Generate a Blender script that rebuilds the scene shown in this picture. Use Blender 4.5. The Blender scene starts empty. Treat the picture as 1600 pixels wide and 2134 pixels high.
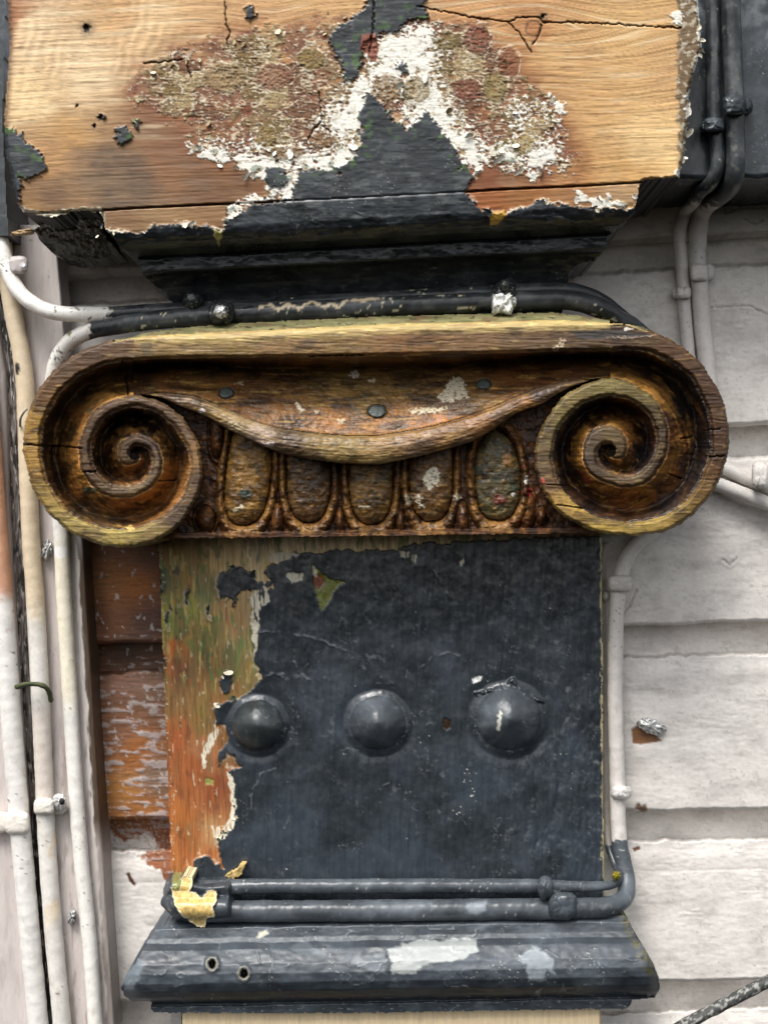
import bpy, math, random
import numpy as np
from mathutils import Vector

# ------------------------------------------------------------------ camera, sky, sun, exposure
S = 0.0004            # metres per photograph pixel on the plane of the pilaster face
D = 1.0               # camera distance from that plane
sc = bpy.context.scene
cd = bpy.data.cameras.new('camera')
cd.sensor_fit = 'HORIZONTAL'; cd.sensor_width = 36.0; cd.lens = 36.0 * D / (1600 * S)
cd.clip_start = 0.01; cd.clip_end = 100
cam = bpy.data.objects.new('camera', cd); sc.collection.objects.link(cam)
cam.location = (0, -D, 0); cam.rotation_euler = (math.radians(90), 0, 0)
sc.camera = cam

SUN_EL, SUN_AZ = 57, 26          # degrees; azimuth to the left of the camera, sun behind it
w = bpy.data.worlds.new('World'); sc.world = w; w.use_nodes = True
nt = w.node_tree; nt.nodes.clear()
sky = nt.nodes.new('ShaderNodeTexSky'); sky.sky_type = 'NISHITA'; sky.sun_disc = False
sky.sun_elevation = math.radians(SUN_EL); sky.sun_rotation = math.radians(180 + SUN_AZ)
sky.air_density = 1.0; sky.dust_density = 4.0; sky.ozone_density = 1.0
hs = nt.nodes.new('ShaderNodeHueSaturation'); hs.inputs['Saturation'].default_value = 0.22
bg = nt.nodes.new('ShaderNodeBackground'); bg.inputs['Strength'].default_value = 0.10
wo = nt.nodes.new('ShaderNodeOutputWorld')
nt.links.new(sky.outputs[0], hs.inputs['Color']); nt.links.new(hs.outputs[0], bg.inputs['Color'])
nt.links.new(bg.outputs[0], wo.inputs['Surface'])

sd = bpy.data.lights.new('sun', 'SUN'); sd.energy = 1.5; sd.angle = math.radians(24); sd.color = (1.0, 0.965, 0.92)
so = bpy.data.objects.new('sun', sd); sc.collection.objects.link(so)
a, e = math.radians(SUN_AZ), math.radians(SUN_EL)
tosun = Vector((-math.sin(a) * math.cos(e), -math.cos(a) * math.cos(e), math.sin(e)))
so.rotation_euler = (-tosun).to_track_quat('-Z', 'Y').to_euler()
so.location = (-1, -2, 3)

vs = sc.view_settings
vs.view_transform = 'Standard'; vs.look = 'None'; vs.gamma = 1.0; vs.use_curve_mapping = False
vs.exposure = 1.1

# ------------------------------------------------------------------ numeric helpers
rng = np.random.RandomState(7)
_a = rng.rand(256, 256) * 2 * np.pi
GX, GY = np.cos(_a), np.sin(_a)

def pn(x, y, seed=0):
    xi = np.floor(x).astype(np.int64); yi = np.floor(y).astype(np.int64)
    fx = x - xi; fy = y - yi
    u = fx * fx * fx * (fx * (fx * 6 - 15) + 10); v = fy * fy * fy * (fy * (fy * 6 - 15) + 10)
    ox, oy = seed * 57, seed * 131
    def g(i, j):
        a_ = (xi + i + ox) & 255; b_ = (yi + j + oy) & 255
        return GX[a_, b_] * (fx - i) + GY[a_, b_] * (fy - j)
    n0 = g(0, 0) * (1 - u) + g(1, 0) * u
    n1 = g(0, 1) * (1 - u) + g(1, 1) * u
    return (n0 * (1 - v) + n1 * v) * 1.5

def N(X, Y, sx, sy=None, o=4, seed=0, gain=0.5):
    sy = sx if sy is None else sy
    x, y = X / sx, Y / sy
    t = np.zeros_like(x); am = 1.0; tot = 0
    for k in range(o):
        t += am * pn(x, y, seed + k * 3); tot += am * 0.75
        x, y = x * 2.03 + 11.3, y * 2.03 + 5.7; am *= gain
    return t / tot

def worley(x, y, seed=0, cells=False):
    xi = np.floor(x).astype(np.int64); yi = np.floor(y).astype(np.int64)
    f1 = np.full(x.shape, 9.0); f2 = np.full(x.shape, 9.0); ident = np.zeros(x.shape)
    for i in (-1, 0, 1):
        for j in (-1, 0, 1):
            a_ = (xi + i + seed * 17) & 255; b_ = (yi + j + seed * 71) & 255
            px = xi + i + 0.5 + 0.45 * GX[a_, b_]; py = yi + j + 0.5 + 0.45 * GY[b_, a_]
            d = np.hypot(x - px, y - py)
            ident = np.where(d < f1, (a_ * 73 + b_ * 151 + (a_ * b_) % 97) % 101 / 101.0, ident)
            f2 = np.minimum(f2, np.maximum(f1, d)); f1 = np.minimum(f1, d)
    return (f1, f2, ident) if cells else (f1, f2)

def blur(Z, k=3):
    for _ in range(k):
        Zp_ = np.pad(Z, 1, mode='edge')
        Z = (Zp_[:-2, 1:-1] + Zp_[2:, 1:-1] + Zp_[1:-1, :-2] + Zp_[1:-1, 2:] + 2 * Zp_[1:-1, 1:-1]) / 6
    return Z

def ss(a, b, x):
    t = np.clip((x - a) / (b - a), 0, 1)
    return t * t * (3 - 2 * t)

def sdf(X, Y, poly):
    """signed distance to a polygon, negative inside"""
    p = np.array(poly, float); n = len(p)
    d = np.full(X.shape, 1e9); ins = np.zeros(X.shape, bool)
    for i in range(n):
        ax, ay = p[i]; bx, by = p[(i + 1) % n]
        ex, ey = bx - ax, by - ay
        wx, wy = X - ax, Y - ay
        t = np.clip((wx * ex + wy * ey) / (ex * ex + ey * ey + 1e-9), 0, 1)
        d = np.minimum(d, (wx - ex * t) ** 2 + (wy - ey * t) ** 2)
        if abs(ey) > 1e-9:
            c = ((ay > Y) != (by > Y)) & (X < ex * (Y - ay) / ey + ax)
            ins ^= c
    d = np.sqrt(d)
    return np.where(ins, -d, d)

def seg(X, Y, pts):
    """distance to a polyline"""
    d = np.full(X.shape, 1e9)
    for (ax, ay), (bx, by) in zip(pts[:-1], pts[1:]):
        ex, ey = bx - ax, by - ay
        t = np.clip(((X - ax) * ex + (Y - ay) * ey) / (ex * ex + ey * ey + 1e-9), 0, 1)
        d = np.minimum(d, (X - ax - ex * t) ** 2 + (Y - ay - ey * t) ** 2)
    return np.sqrt(d)

def lin(h):
    h = h.lstrip('#')
    c = np.array([int(h[i:i + 2], 16) / 255 for i in (0, 2, 4)])
    return np.where(c <= 0.04045, c / 12.92, ((c + 0.055) / 1.055) ** 2.4)

def idw(X, Y, anchors, p=3.0, warp=0, seed=0, sx=1.0, sy=1.0):
    if warp:
        X = X + warp * N(X, Y, 70, 50, 3, seed + 40); Y = Y + warp * N(X, Y, 70, 50, 3, seed + 41)
    acc = np.zeros(X.shape + (3,)); ws = np.zeros(X.shape)
    for ax, ay, h in anchors:
        wgt = 1.0 / (((X - ax) * sx) ** 2 + ((Y - ay) * sy) ** 2 + 60.0) ** (p / 2)
        acc += wgt[..., None] * lin(h); ws += wgt
    return acc / ws[..., None]

def lay(C, m, c):
    c = lin(c) if isinstance(c, str) else c
    return C * (1 - m[..., None]) + c * m[..., None]

def itp(x, tab):
    t = np.array(tab, float)
    return np.interp(x, t[:, 0], t[:, 1])

def P(px, py, z):
    k = (D - z) / D
    return (px - 800) * S * k, -z + 0 * px, (1067 - py) * S * k

# ------------------------------------------------------------------ materials
MATS = {}
def material(name, grain=(400, 400, 400), amt=0.25, bump=0.25, dist=0.0004, spec=0.4, metallic=0.0, coat=0.0):
    m = bpy.data.materials.new(name); m.use_nodes = True
    t = m.node_tree; b = t.nodes['Principled BSDF']; L = t.links.new
    at = t.nodes.new('ShaderNodeAttribute'); at.attribute_name = 'tint'
    ar = t.nodes.new('ShaderNodeAttribute'); ar.attribute_name = 'gloss'
    tc = t.nodes.new('ShaderNodeTexCoord'); mp = t.nodes.new('ShaderNodeMapping')
    mp.inputs['Scale'].default_value = grain
    L(tc.outputs['Object'], mp.inputs['Vector'])
    n1 = t.nodes.new('ShaderNodeTexNoise'); n1.inputs['Scale'].default_value = 1.0; n1.inputs['Detail'].default_value = 6
    n1.inputs['Roughness'].default_value = 0.65
    L(mp.outputs[0], n1.inputs['Vector'])
    mr = t.nodes.new('ShaderNodeMapRange'); mr.inputs['From Min'].default_value = 0.25; mr.inputs['From Max'].default_value = 0.75
    mr.inputs['To Min'].default_value = 1 - amt; mr.inputs['To Max'].default_value = 1 + amt
    L(n1.outputs['Fac'], mr.inputs['Value'])
    vm = t.nodes.new('ShaderNodeVectorMath'); vm.operation = 'SCALE'
    L(at.outputs['Color'], vm.inputs[0]); L(mr.outputs[0], vm.inputs['Scale'])
    L(vm.outputs[0], b.inputs['Base Color'])
    ad = t.nodes.new('ShaderNodeMath'); ad.operation = 'MULTIPLY_ADD'; ad.inputs[1].default_value = 0.25
    sb = t.nodes.new('ShaderNodeMath'); sb.operation = 'SUBTRACT'; sb.inputs[1].default_value = 0.125
    L(n1.outputs['Fac'], ad.inputs[0]); L(ar.outputs['Fac'], ad.inputs[2]); L(ad.outputs[0], sb.inputs[0])
    L(sb.outputs[0], b.inputs['Roughness'])
    bp = t.nodes.new('ShaderNodeBump'); bp.inputs['Strength'].default_value = bump; bp.inputs['Distance'].default_value = dist
    L(n1.outputs['Fac'], bp.inputs['Height']); L(bp.outputs[0], b.inputs['Normal'])
    b.inputs['Specular IOR Level'].default_value = spec; b.inputs['Metallic'].default_value = metallic
    b.inputs['Coat Weight'].default_value = coat
    MATS[name] = m
    return m

M_WOODH = material('old_wood_horizontal', (90, 600, 1100), 0.22, 0.35)
M_SHAFT = material('painted_post', (700, 500, 120), 0.09, 0.15, spec=.5)
M_PAINT = material('old_paint', (350, 350, 500), 0.12, 0.2, spec=.5)
M_WALL = material('wall_paint', (260, 500, 700), 0.07, 0.3)
M_PIPE = material('conduit_paint', (420, 420, 420), 0.10, 0.2)
M_METAL = material('bare_metal', (500, 500, 500), 0.2, 0.4, metallic=0.45)

# ------------------------------------------------------------------ object helpers
COL = sc.collection
def tag(o, label=None, cat=None, group=None, kind=None):
    if label: o['label'] = label
    if cat: o['category'] = cat
    if group: o['group'] = group
    if kind: o['kind'] = kind
    return o

def thing(name, px, py, z, label, cat, group=None):
    o = bpy.data.objects.new(name, None); COL.objects.link(o)
    o.empty_display_size = 0.02
    x, y, zz = P(np.float64(px), np.float64(py), z); o.location = (x, y, zz)
    return tag(o, label, cat, group)

def build(name, V, F, C, R, mat, parent=None):
    """V (n,3), F (m,4) or (m,3), C (n,3), R (n)"""
    used = np.unique(F); re = np.full(len(V), -1); re[used] = np.arange(len(used))
    V, C, R, F = V[used], C[used], R[used], re[F]
    c = 0.5 * (V.min(0) + V.max(0))
    me = bpy.data.meshes.new(name)
    k = F.shape[1]
    me.vertices.add(len(V)); me.vertices.foreach_set('co', (V - c).astype(np.float32).ravel())
    me.loops.add(F.size); me.loops.foreach_set('vertex_index', F.astype(np.int32).ravel())
    me.polygons.add(len(F)); me.polygons.foreach_set('loop_start', (np.arange(len(F)) * k).astype(np.int32))
    me.polygons.foreach_set('use_smooth', np.ones(len(F), bool))
    me.update(calc_edges=True)
    ca = me.attributes.new('tint', 'FLOAT_COLOR', 'POINT')
    ca.data.foreach_set('color', np.c_[np.clip(C, 0, 1), np.ones(len(V))].astype(np.float32).ravel())
    ga = me.attributes.new('gloss', 'FLOAT', 'POINT'); ga.data.foreach_set('value', np.clip(R, 0.08, 1).astype(np.float32))
    me.materials.append(mat)
    o = bpy.data.objects.new(name, me); COL.objects.link(o)
    if parent is not None:
        pl = Vector((0, 0, 0)); q = parent
        while q is not None:
            pl = pl + q.location; q = q.parent
        o.parent = parent; o.location = Vector(c) - pl
    else:
        o.location = c
    return o

def relief(X, Y, Z, C, R, mat, parts, label=None, keep=None, zb=None, parent=None, side=None):
    """a carved surface over a grid; parts: list of names, label: part index per face; edges run back to depth zb"""
    n, m = X.shape
    wx, wy, wz = P(X, Y, Z)
    V = np.stack([wx, wy, wz], -1).reshape(-1, 3)
    Cf = C.reshape(-1, 3); Rf = R.reshape(-1)
    idx = np.arange(n * m).reshape(n, m)
    F = np.stack([idx[:-1, :-1], idx[1:, :-1], idx[1:, 1:], idx[:-1, 1:]], -1).reshape(-1, 4)
    lab = np.zeros(len(F), int) if label is None else label[:-1, :-1].reshape(-1).copy()
    if keep is not None:
        kf = keep.reshape(-1)[F].all(1); F = F[kf]; lab = lab[kf]
    E = np.concatenate([F[:, [0, 1]], F[:, [1, 2]], F[:, [2, 3]], F[:, [3, 0]]])
    el = np.tile(lab, 4)
    code = E[:, 0] * (n * m) + E[:, 1]; rev = E[:, 1] * (n * m) + E[:, 0]
    bd = ~np.isin(code, rev)
    E, el = E[bd], el[bd]
    out = []
    for i, nm in enumerate(parts):
        f = F[lab == i]
        if len(f) == 0: out.append(None); continue
        VV, CC, RR, FF = V, Cf, Rf, f
        if zb is not None:
            eb = E[el == i]
            if len(eb):
                u, inv = np.unique(eb, return_inverse=True); inv = inv.reshape(-1, 2)
                top = V[u]; bot = top.copy(); bot[:, 1] = np.maximum(-zb, top[:, 1] + 0.0005)
                n0 = len(VV); nu = len(u)
                VV = np.concatenate([VV, top, bot]); cs_ = Cf[u] if side is None else np.tile(lin(side), (nu, 1)); CC = np.concatenate([CC, cs_, cs_]); RR = np.concatenate([RR, Rf[u], Rf[u]])
                q = np.stack([inv[:, 1] + n0, inv[:, 0] + n0, inv[:, 0] + n0 + nu, inv[:, 1] + n0 + nu], 1)
                FF = np.concatenate([f, q])
        out.append(build(nm, VV, FF, CC, RR, mat, parent))
    return out

def grid(x0, x1, y0, y1, st):
    return np.meshgrid(np.arange(x0, x1 + st * 0.5, st), np.arange(y0, y1 + st * 0.5, st))

def spline(pts, step):
    p = np.array(pts, float); out = []
    q = np.concatenate([[2 * p[0] - p[1]], p, [2 * p[-1] - p[-2]]])
    for i in range(len(p) - 1):
        a_, b_, c_, d_ = q[i:i + 4]
        n = max(2, int(np.linalg.norm((c_ - b_)[:2]) / step) + 1)
        t = np.linspace(0, 1, n, endpoint=False)[:, None]
        out.append(0.5 * ((2 * b_) + (c_ - a_) * t + (2 * a_ - 5 * b_ + 4 * c_ - d_) * t ** 2 + (3 * b_ - a_ - 3 * c_ + d_) * t ** 3))
    out.append(p[-1:])
    return np.concatenate(out)

def tube(name, pts, r, colf, mat=None, parent=None, sides=28, step=3.0, lump=0.05, seed=0, cap=True, rtab=None):
    """pts: (px, py, depth m); r: pixels"""
    c = spline(pts, step)
    wx, wy, wz = P(c[:, 0], c[:, 1], c[:, 2]); W = np.stack([wx, wy, wz], 1)
    T = np.gradient(W, axis=0); T /= np.linalg.norm(T, axis=1)[:, None] + 1e-12
    up = np.array([0, -1.0, 0.0]); B = np.cross(T, up); B /= np.linalg.norm(B, axis=1)[:, None] + 1e-12
    U = np.cross(B, T)
    n = len(c); ang = np.linspace(0, 2 * np.pi, sides, endpoint=False)
    A, I = np.meshgrid(ang, np.arange(n))
    Ln = np.concatenate([[0], np.cumsum(np.hypot(np.diff(c[:, 0]), np.diff(c[:, 1])))])
    Lg = Ln[I]
    rr = np.full(n, float(r)) if rtab is None else np.interp(Ln / Ln[-1], *zip(*rtab)) * r
    rad = rr[I] * S * (1 + lump * N(Lg, A * 14 + 30, 26, 26, 3, seed) + 0.5 * lump * N(Lg, A * 14, 90, 40, 2, seed + 5))
    V = W[I] + (B[I] * np.cos(A)[..., None] + U[I] * np.sin(A)[..., None]) * rad[..., None]
    k = (D + V[..., 1]) / D
    PX = V[..., 0] / (S * k) + 800; PY = 1067 - V[..., 2] / (S * k)
    C, R = colf(PX, PY, Lg, A)
    idx = np.arange(n * sides).reshape(n, sides)
    j = (np.arange(sides) + 1) % sides
    F = np.stack([idx[:-1], idx[1:], idx[1:][:, j], idx[:-1][:, j]], -1).reshape(-1, 4)
    V = V.reshape(-1, 3); C = C.reshape(-1, 3); R = R.reshape(-1)
    if cap:
        extra = []
        for row, fl in ((0, 1), (n - 1, 0)):
            V = np.concatenate([V, W[row][None]]); C = np.concatenate([C, C[row * sides][None]]); R = np.append(R, R[row * sides])
            ci = len(V) - 1; a_ = idx[row]; b_ = idx[row][j]
            q = np.stack([np.full(sides, ci), a_, b_, b_], 1)
            extra.append((q, fl))
        tri = [np.stack([q[:, 0], q[:, 1 if fl == 0 else 2], q[:, 2 if fl == 0 else 1]], 1) for q, fl in extra]
        # caps as slim quads: the hub point doubled keeps one face size per mesh
        qs = []
        for t3 in tri:
            mid = len(V) + np.arange(len(t3))
            V = np.concatenate([V, 0.5 * (V[t3[:, 1]] + V[t3[:, 2]])]); C = np.concatenate([C, C[t3[:, 1]]]); R = np.concatenate([R, R[t3[:, 1]]])
            qs.append(np.stack([t3[:, 0], t3[:, 1], mid, t3[:, 2]], 1))
        F = np.concatenate([F] + qs)
    return build(name, V, F, C, R, mat or M_PIPE, parent)

def lump(name, px, py, z, rx, ry, rz, colf, mat=None, parent=None, seed=0, rough=0.18, n=28, flat=1.0, rot=0.0):
    """an uneven blob: rx, ry in pixels across the view, rz in metres towards the viewer; flat<1 squares it off"""
    th = np.linspace(0, np.pi, n); ph = np.linspace(0, 2 * np.pi, 2 * n, endpoint=False)
    PH, TH = np.meshgrid(ph, th)
    sg = lambda v: np.sign(v) * np.abs(v) ** flat
    nx, ny, nz = sg(np.sin(TH)) * sg(np.cos(PH)), sg(np.sin(TH)) * sg(np.sin(PH)), sg(np.cos(TH))
    k = 1 + rough * (N(nx * 2 + 7 + seed, ny * 2 + nz * 1.3, 1.0, 1.0, 4, seed) + 0.5 * N(nz * 4 + seed, nx * 4 + ny, 1, 1, 3, seed + 9))
    ax, ay = rx * nx * k, ry * ny * k
    X = px + ax * math.cos(rot) - ay * math.sin(rot); Y = py + ax * math.sin(rot) + ay * math.cos(rot); Z = z + rz * nz * k
    wx, wy, wz = P(X, Y, Z); V = np.stack([wx, wy, wz], -1).reshape(-1, 3)
    C, R = colf(X, Y, X * 0, PH)
    idx = np.arange(n * 2 * n).reshape(n, 2 * n); j = (np.arange(2 * n) + 1) % (2 * n)
    F = np.stack([idx[:-1], idx[1:], idx[1:][:, j], idx[:-1][:, j]], -1).reshape(-1, 4)
    return build(name, V, F, C.reshape(-1, 3), R.reshape(-1), mat or M_PIPE, parent)

def plain(hexc, r=0.5, var=0.12, seed=0, spots=None):
    def f(X, Y, Lg, A):
        n = N(X, Y, 18, 18, 4, seed + 60)
        C = lin(hexc) * (1 + var * n[..., None])
        if spots:
            m = ss(spots[1], spots[1] + 0.12, N(X, Y, 9, 9, 3, seed + 70))
            C = lay(C, m, spots[0])
        return C, np.full(X.shape, r) + 0.1 * n
    return f

def dark_paint(X, Y, seed=0, base='#31363a', hi='#4b5157', lo='#1d2123', flecks=1.0):
    """weathered blue-black gloss: colour, roughness"""
    n = N(X, Y, 75, 55, 5, seed); m = N(X, Y, 14, 14, 4, seed + 8); w_ = N(X, Y, 160, 130, 3, seed + 11)
    C = np.ones(X.shape + (3,)) * lin(base)
    C = lay(C, ss(0.0, 0.55, n) * 0.7, hi); C = lay(C, ss(0.05, 0.6, -n) * 0.7, lo)
    C = C * (1 + 0.13 * m + 0.06 * N(X, Y, 5, 5, 2, seed + 9))[..., None]
    dust = ss(0.25, 0.6, N(X, Y, 26, 20, 5, seed + 15, .62)) * ss(-.1, .35, w_)
    C = lay(C, dust * 0.30, '#8a8e90')
    hair = ss(0.022, 0.0, np.abs(N(X, Y, 34, 28, 3, seed + 17))) * ss(.12, .4, N(X, Y, 60, 60, 2, seed + 18))
    C = lay(C, hair * 0.45, '#8d9294')
    fleck = ss(0.60, 0.66, N(X, Y, 5, 5, 2, seed + 22)) * ss(.22, .45, N(X, Y, 70, 90, 3, seed + 24))
    C = lay(C, fleck * 0.75 * flecks, '#b3b4ac')
    C = C * .9
    return C, 0.33 + 0.10 * n + 0.07 * m + 0.25 * dust

def flakes(X_, Y_, Z_, cand, n, parent, cols, seed, smin=5, smax=14, lift=.0035):
    """single curled chips of paint lifting off a surface, each its own piece"""
    rs = np.random.RandomState(seed); ii, jj = np.nonzero(cand)
    if len(ii) == 0: return
    for q_ in range(n):
        k_ = rs.randint(len(ii)); i, j = ii[k_], jj[k_]
        sz = smin + (smax - smin) * rs.rand() ** 2; ang = rs.rand() * 2 * math.pi; asp = .35 + .5 * rs.rand()
        U_, V_ = np.meshgrid(np.linspace(-1, 1, 9), np.linspace(-1, 1, 9))
        U2, V2 = U_ * np.sqrt(1 - V_ ** 2 / 2), V_ * np.sqrt(1 - U_ ** 2 / 2)
        kc = rs.randint(5, 8); cr_ = .45 + .75 * rs.rand(kc); th_ = np.sort(rs.rand(kc)) * 2 * np.pi
        rad = np.interp(np.arctan2(V2, U2) % (2 * np.pi), np.concatenate([[th_[-1] - 2 * np.pi], th_, [th_[0] + 2 * np.pi]]), np.concatenate([[cr_[-1]], cr_, [cr_[0]]]))
        a_, b_ = U2 * rad * sz, V2 * rad * sz * asp
        x = X_[i, j] + a_ * math.cos(ang) - b_ * math.sin(ang); y = Y_[i, j] + a_ * math.sin(ang) + b_ * math.cos(ang)
        z = Z_[i, j] + .0004 + lift * (.4 + .6 * rs.rand()) * np.clip(V_ * .5 + .5, 0, 1) ** 2 * sz / 10 + .0003 * N(x, y, 6, 6, 2, seed)
        c = lin(cols[rs.randint(len(cols))]) * (.85 + .3 * rs.rand())
        C_ = np.ones(x.shape + (3,)) * c * (1 + .2 * N(x, y, 6, 6, 2, seed + 2))[..., None]
        relief(x, y, z, C_, np.full(x.shape, .5), M_PAINT, ['paint_flake'], parent=parent)

# ------------------------------------------------------------------ the clapboard wall
EDGE = [(170, 90), (565, 490), (950, 890), (1340, 1300), (1708, 1690), (2088, 2046), (2460, 2400)]   # lower lips at x = 250 and x = 1450
ZW = -0.030
def edge_y(i, x):
    l, r = EDGE[i]
    return l + (r - l) * (x - 250) / 1200.0

BROWN = [(140, 1090), (350, 1090), (375, 1850), (352, 1838), (335, 1815), (312, 1806), (292, 1790), (300, 1776), (330, 1768), (325, 1745),
         (300, 1738), (262, 1752), (240, 1742), (205, 1732), (190, 1400)]
def wall_surface(X, Y, v, i):
    n = N(X, Y, 110, 60, 5, 3); f = N(X, Y, 26, 9, 4, 5); q = N(X, Y, 9, 9, 3, 6)
    C = np.ones(X.shape + (3,)) * lin('#d2cec9')
    C = lay(C, ss(-0.1, 0.6, n) * 0.6, '#dedad5'); C = lay(C, ss(0.0, 0.5, -n) * 0.6, '#bab5b1')
    C = C * np.array([1.03, 1.02, 1.01]) * (1 + 0.08 * f + 0.06 * q + .05 * N(X, Y, 5, 4, 2, 7))[..., None]
    C = lay(C, ss(0.25, 0.6, N(X, Y, 34, 20, 5, 31, .62)) * 0.35, '#a5a09b')
    pitm = ss(0.46, 0.56, N(X, Y, 7, 6, 2, 33)) * ss(.15, .4, N(X, Y, 60, 40, 3, 34)); C = lay(C, pitm * 0.45, '#8b8680')
    R = 0.55 + 0.12 * n
    Z = 0.0005 * n + 0.00018 * f + 0.00012 * q
    worn = ss(0.1, 0.3, N(X, Y, 120, 70, 3, 51)) * ss(0.12, 0.2, v) * (1 - ss(0.55, 0.75, v))
    Z = Z + worn * 0.0004 * N(X, Y, 30, 4.5, 3, 52)
    C = lay(C, ss(0.15, 0.5, N(X, Y, 60, 22, 5, 35, .6)) * 0.25, '#8f8b86')
    # paint flaked to bare brown timber beside the pilaster
    d = sdf(X + 9 * N(X, Y, 16, 10, 4, 11), Y + 9 * N(X, Y, 14, 12, 4, 12), BROWN)
    mb = ss(2, -2, d)
    grain = N(X, Y, 60, 3.2, 4, 21)
    B = idw(X, Y, [(240, 1150, '#7a5136'), (310, 1160, '#6f4a37'), (230, 1210, '#8a5a30'), (280, 1220, '#985c28'), (310, 1290, '#5b4038'), (240, 1300, '#70472c'),
                   (270, 1360, '#5e4637'), (330, 1380, '#664a3a'), (250, 1420, '#7b5743'), (310, 1440, '#7d5c48'), (250, 1520, '#80563c'),
                   (290, 1570, '#9a5f2e'), (260, 1640, '#a3703a'), (300, 1690, '#96602e'), (330, 1620, '#7b6250'), (300, 1750, '#7f4c34'), (330, 1790, '#8e5738')], 3, 12, 5)
    B = B * .95 * (1 + 0.5 * grain + .15 * N(X, Y, 12, 5, 3, 26))[..., None]
    left = np.clip((X - 250) / 90, 0, 1)
    res = .75 * N(X, Y, 60, 12, 5, 23) + .5 * N(X, Y, 22, 14, 4, 24, .65) - .10 + 0.25 * ss(1380, 1480, Y) - 0.45 * ss(1330, 1240, Y) + 0.16 * left - 0.12 * ss(1600, 1700, Y)
    mres = ss(0.30, 0.40, res) * mb
    B = lay(B, ss(0.12, 0.4, res) * 0.3, '#9b8a80')
    B = lay(B, mres * 0.66, lin('#aca2a0') * (1 + .15 * grain)[..., None])
    B = lay(B, ss(0.5, 0.56, N(X, Y, 13, 22, 3, 27)) * 0.7, '#b8b2ae')
    C = C * (1 - mb[..., None]) + B * mb[..., None]
    edge = np.exp(-(d / 3.0) ** 2) * ss(-0.1, 0.3, N(X, Y, 20, 20, 2, 14))
    C = lay(C, edge * 0.5, '#cfc6bd')
    Z = Z - 0.0007 * mb + mres * 0.0006 + mb * 0.0003 * grain
    R = R + mb * (0.08 + 0.15 * grain)
    # frayed paint rags under the lip left of the pilaster
    fr = np.abs(N(X, Y, 22, 13, 3, 61)) ; m = ss(0.10, 0.03, fr) * ss(30, 5, sdf(X, Y, [(235, 1728), (330, 1722), (335, 1760), (290, 1772), (240, 1760)]))
    C = lay(C, m * 0.8, '#a79f95'); Z = Z + m * 0.001
    # chips through to the wood on the right hand boards
    for poly, c in (([(1316, 1520), (1330, 1512), (1362, 1528), (1378, 1545), (1355, 1549), (1335, 1552), (1318, 1549)], '#7c5637'),
                    ([(1322, 1686), (1330, 1672), (1337, 1682), (1344, 1676), (1350, 1690), (1338, 1692)], '#6e5647'),
                    ([(263, 1822), (270, 1818), (275, 1832), (284, 1843), (280, 1848), (270, 1838)], '#4f3324'),
                    ([(1318, 1768), (1332, 1764), (1336, 1770), (1322, 1776)], '#6d4a33')):
        dd = sdf(X + 2 * N(X, Y, 6, 6, 2, 71), Y, poly); mm = ss(1.5, -1.5, dd)
        C = lay(C, mm, lin(c) * 1.0); C = C * (1 + 0.4 * (mm * N(X, Y, 30, 3, 3, 72))[..., None]); Z = Z - 0.0010 * mm
    # hairline runs and cracks in the paint
    for pts in ([(1325, 1230), (1312, 1262), (1300, 1282)], [(1512, 446), (1537, 434), (1600, 432)], [(1512, 446), (1509, 425)],
                [(1470, 494), (1530, 488), (1600, 486)], [(1302, 1160), (1318, 1140)], [(1505, 1165), (1520, 1178), (1535, 1163)], [(1550, 455), (1575, 468), (1590, 456)],
                [(1475, 640), (1560, 636), (1600, 655)]):
        dl = seg(X + 3 * N(X, Y, 12, 12, 2, 81), Y + 3 * N(X, Y, 12, 12, 2, 82), pts)
        C = lay(C, ss(2.4, 0.6, dl) * 0.55, '#6f6a66'); Z = Z - 0.0007 * ss(3, 0, dl) + 0.0004 * np.exp(-((dl - 5) / 3) ** 2)
    return C, R, Z

wall = thing('clapboard_wall', 800, 2130, ZW, 'pale grey painted clapboard wall behind the pilaster, stripped to brown beside it', 'wall')
xs = np.concatenate([np.arange(-560, 96, 30), np.arange(96, 372, 2.6), np.arange(372, 1168, 24), np.arange(1168, 1640, 2.6), np.arange(1640, 2300, 30)])
for i in range(len(EDGE) - 1):
    nv = 142
    vv = np.linspace(0, 1, nv)
    Xg, Vg = np.meshgrid(xs, vv)
    wav = 3.0 * N(Xg, Xg * 0 + 40 * i, 90, 90, 4, 90 + i) + 1.5 * N(Xg, Xg * 0 + 9 * i, 22, 22, 3, 95 + i)
    wav2 = 3.0 * N(Xg, Xg * 0 + 40 * (i + 1), 90, 90, 4, 91 + i) + 1.5 * N(Xg, Xg * 0 + 9 * (i + 1), 22, 22, 3, 96 + i)
    y0 = edge_y(i, Xg) - 6; y1 = edge_y(i + 1, Xg) + wav2
    Yg = y0 + (y1 - y0) * Vg
    C, R, Zd = wall_surface(Xg, Yg, Vg, i)
    cove = 1 - ss(0.168, 0.192, Vg + .012 * N(Xg, Yg, 30, 400, 4, 97)) * .9 - .1 * ss(.19, .3, Vg)
    Z = ZW - 0.029 * cove - 0.003 * ss(0.985, 1.0, Vg) + Zd - 0.0004 * np.exp(-((Vg - 0.36) / 0.008) ** 2) * ss(0, 0.3, N(Xg, Yg, 200, 60, 2, 99))
    relief(Xg, Yg, Z, C, R, M_WALL, ['siding_board'], zb=ZW - 0.042, parent=wall)

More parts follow.
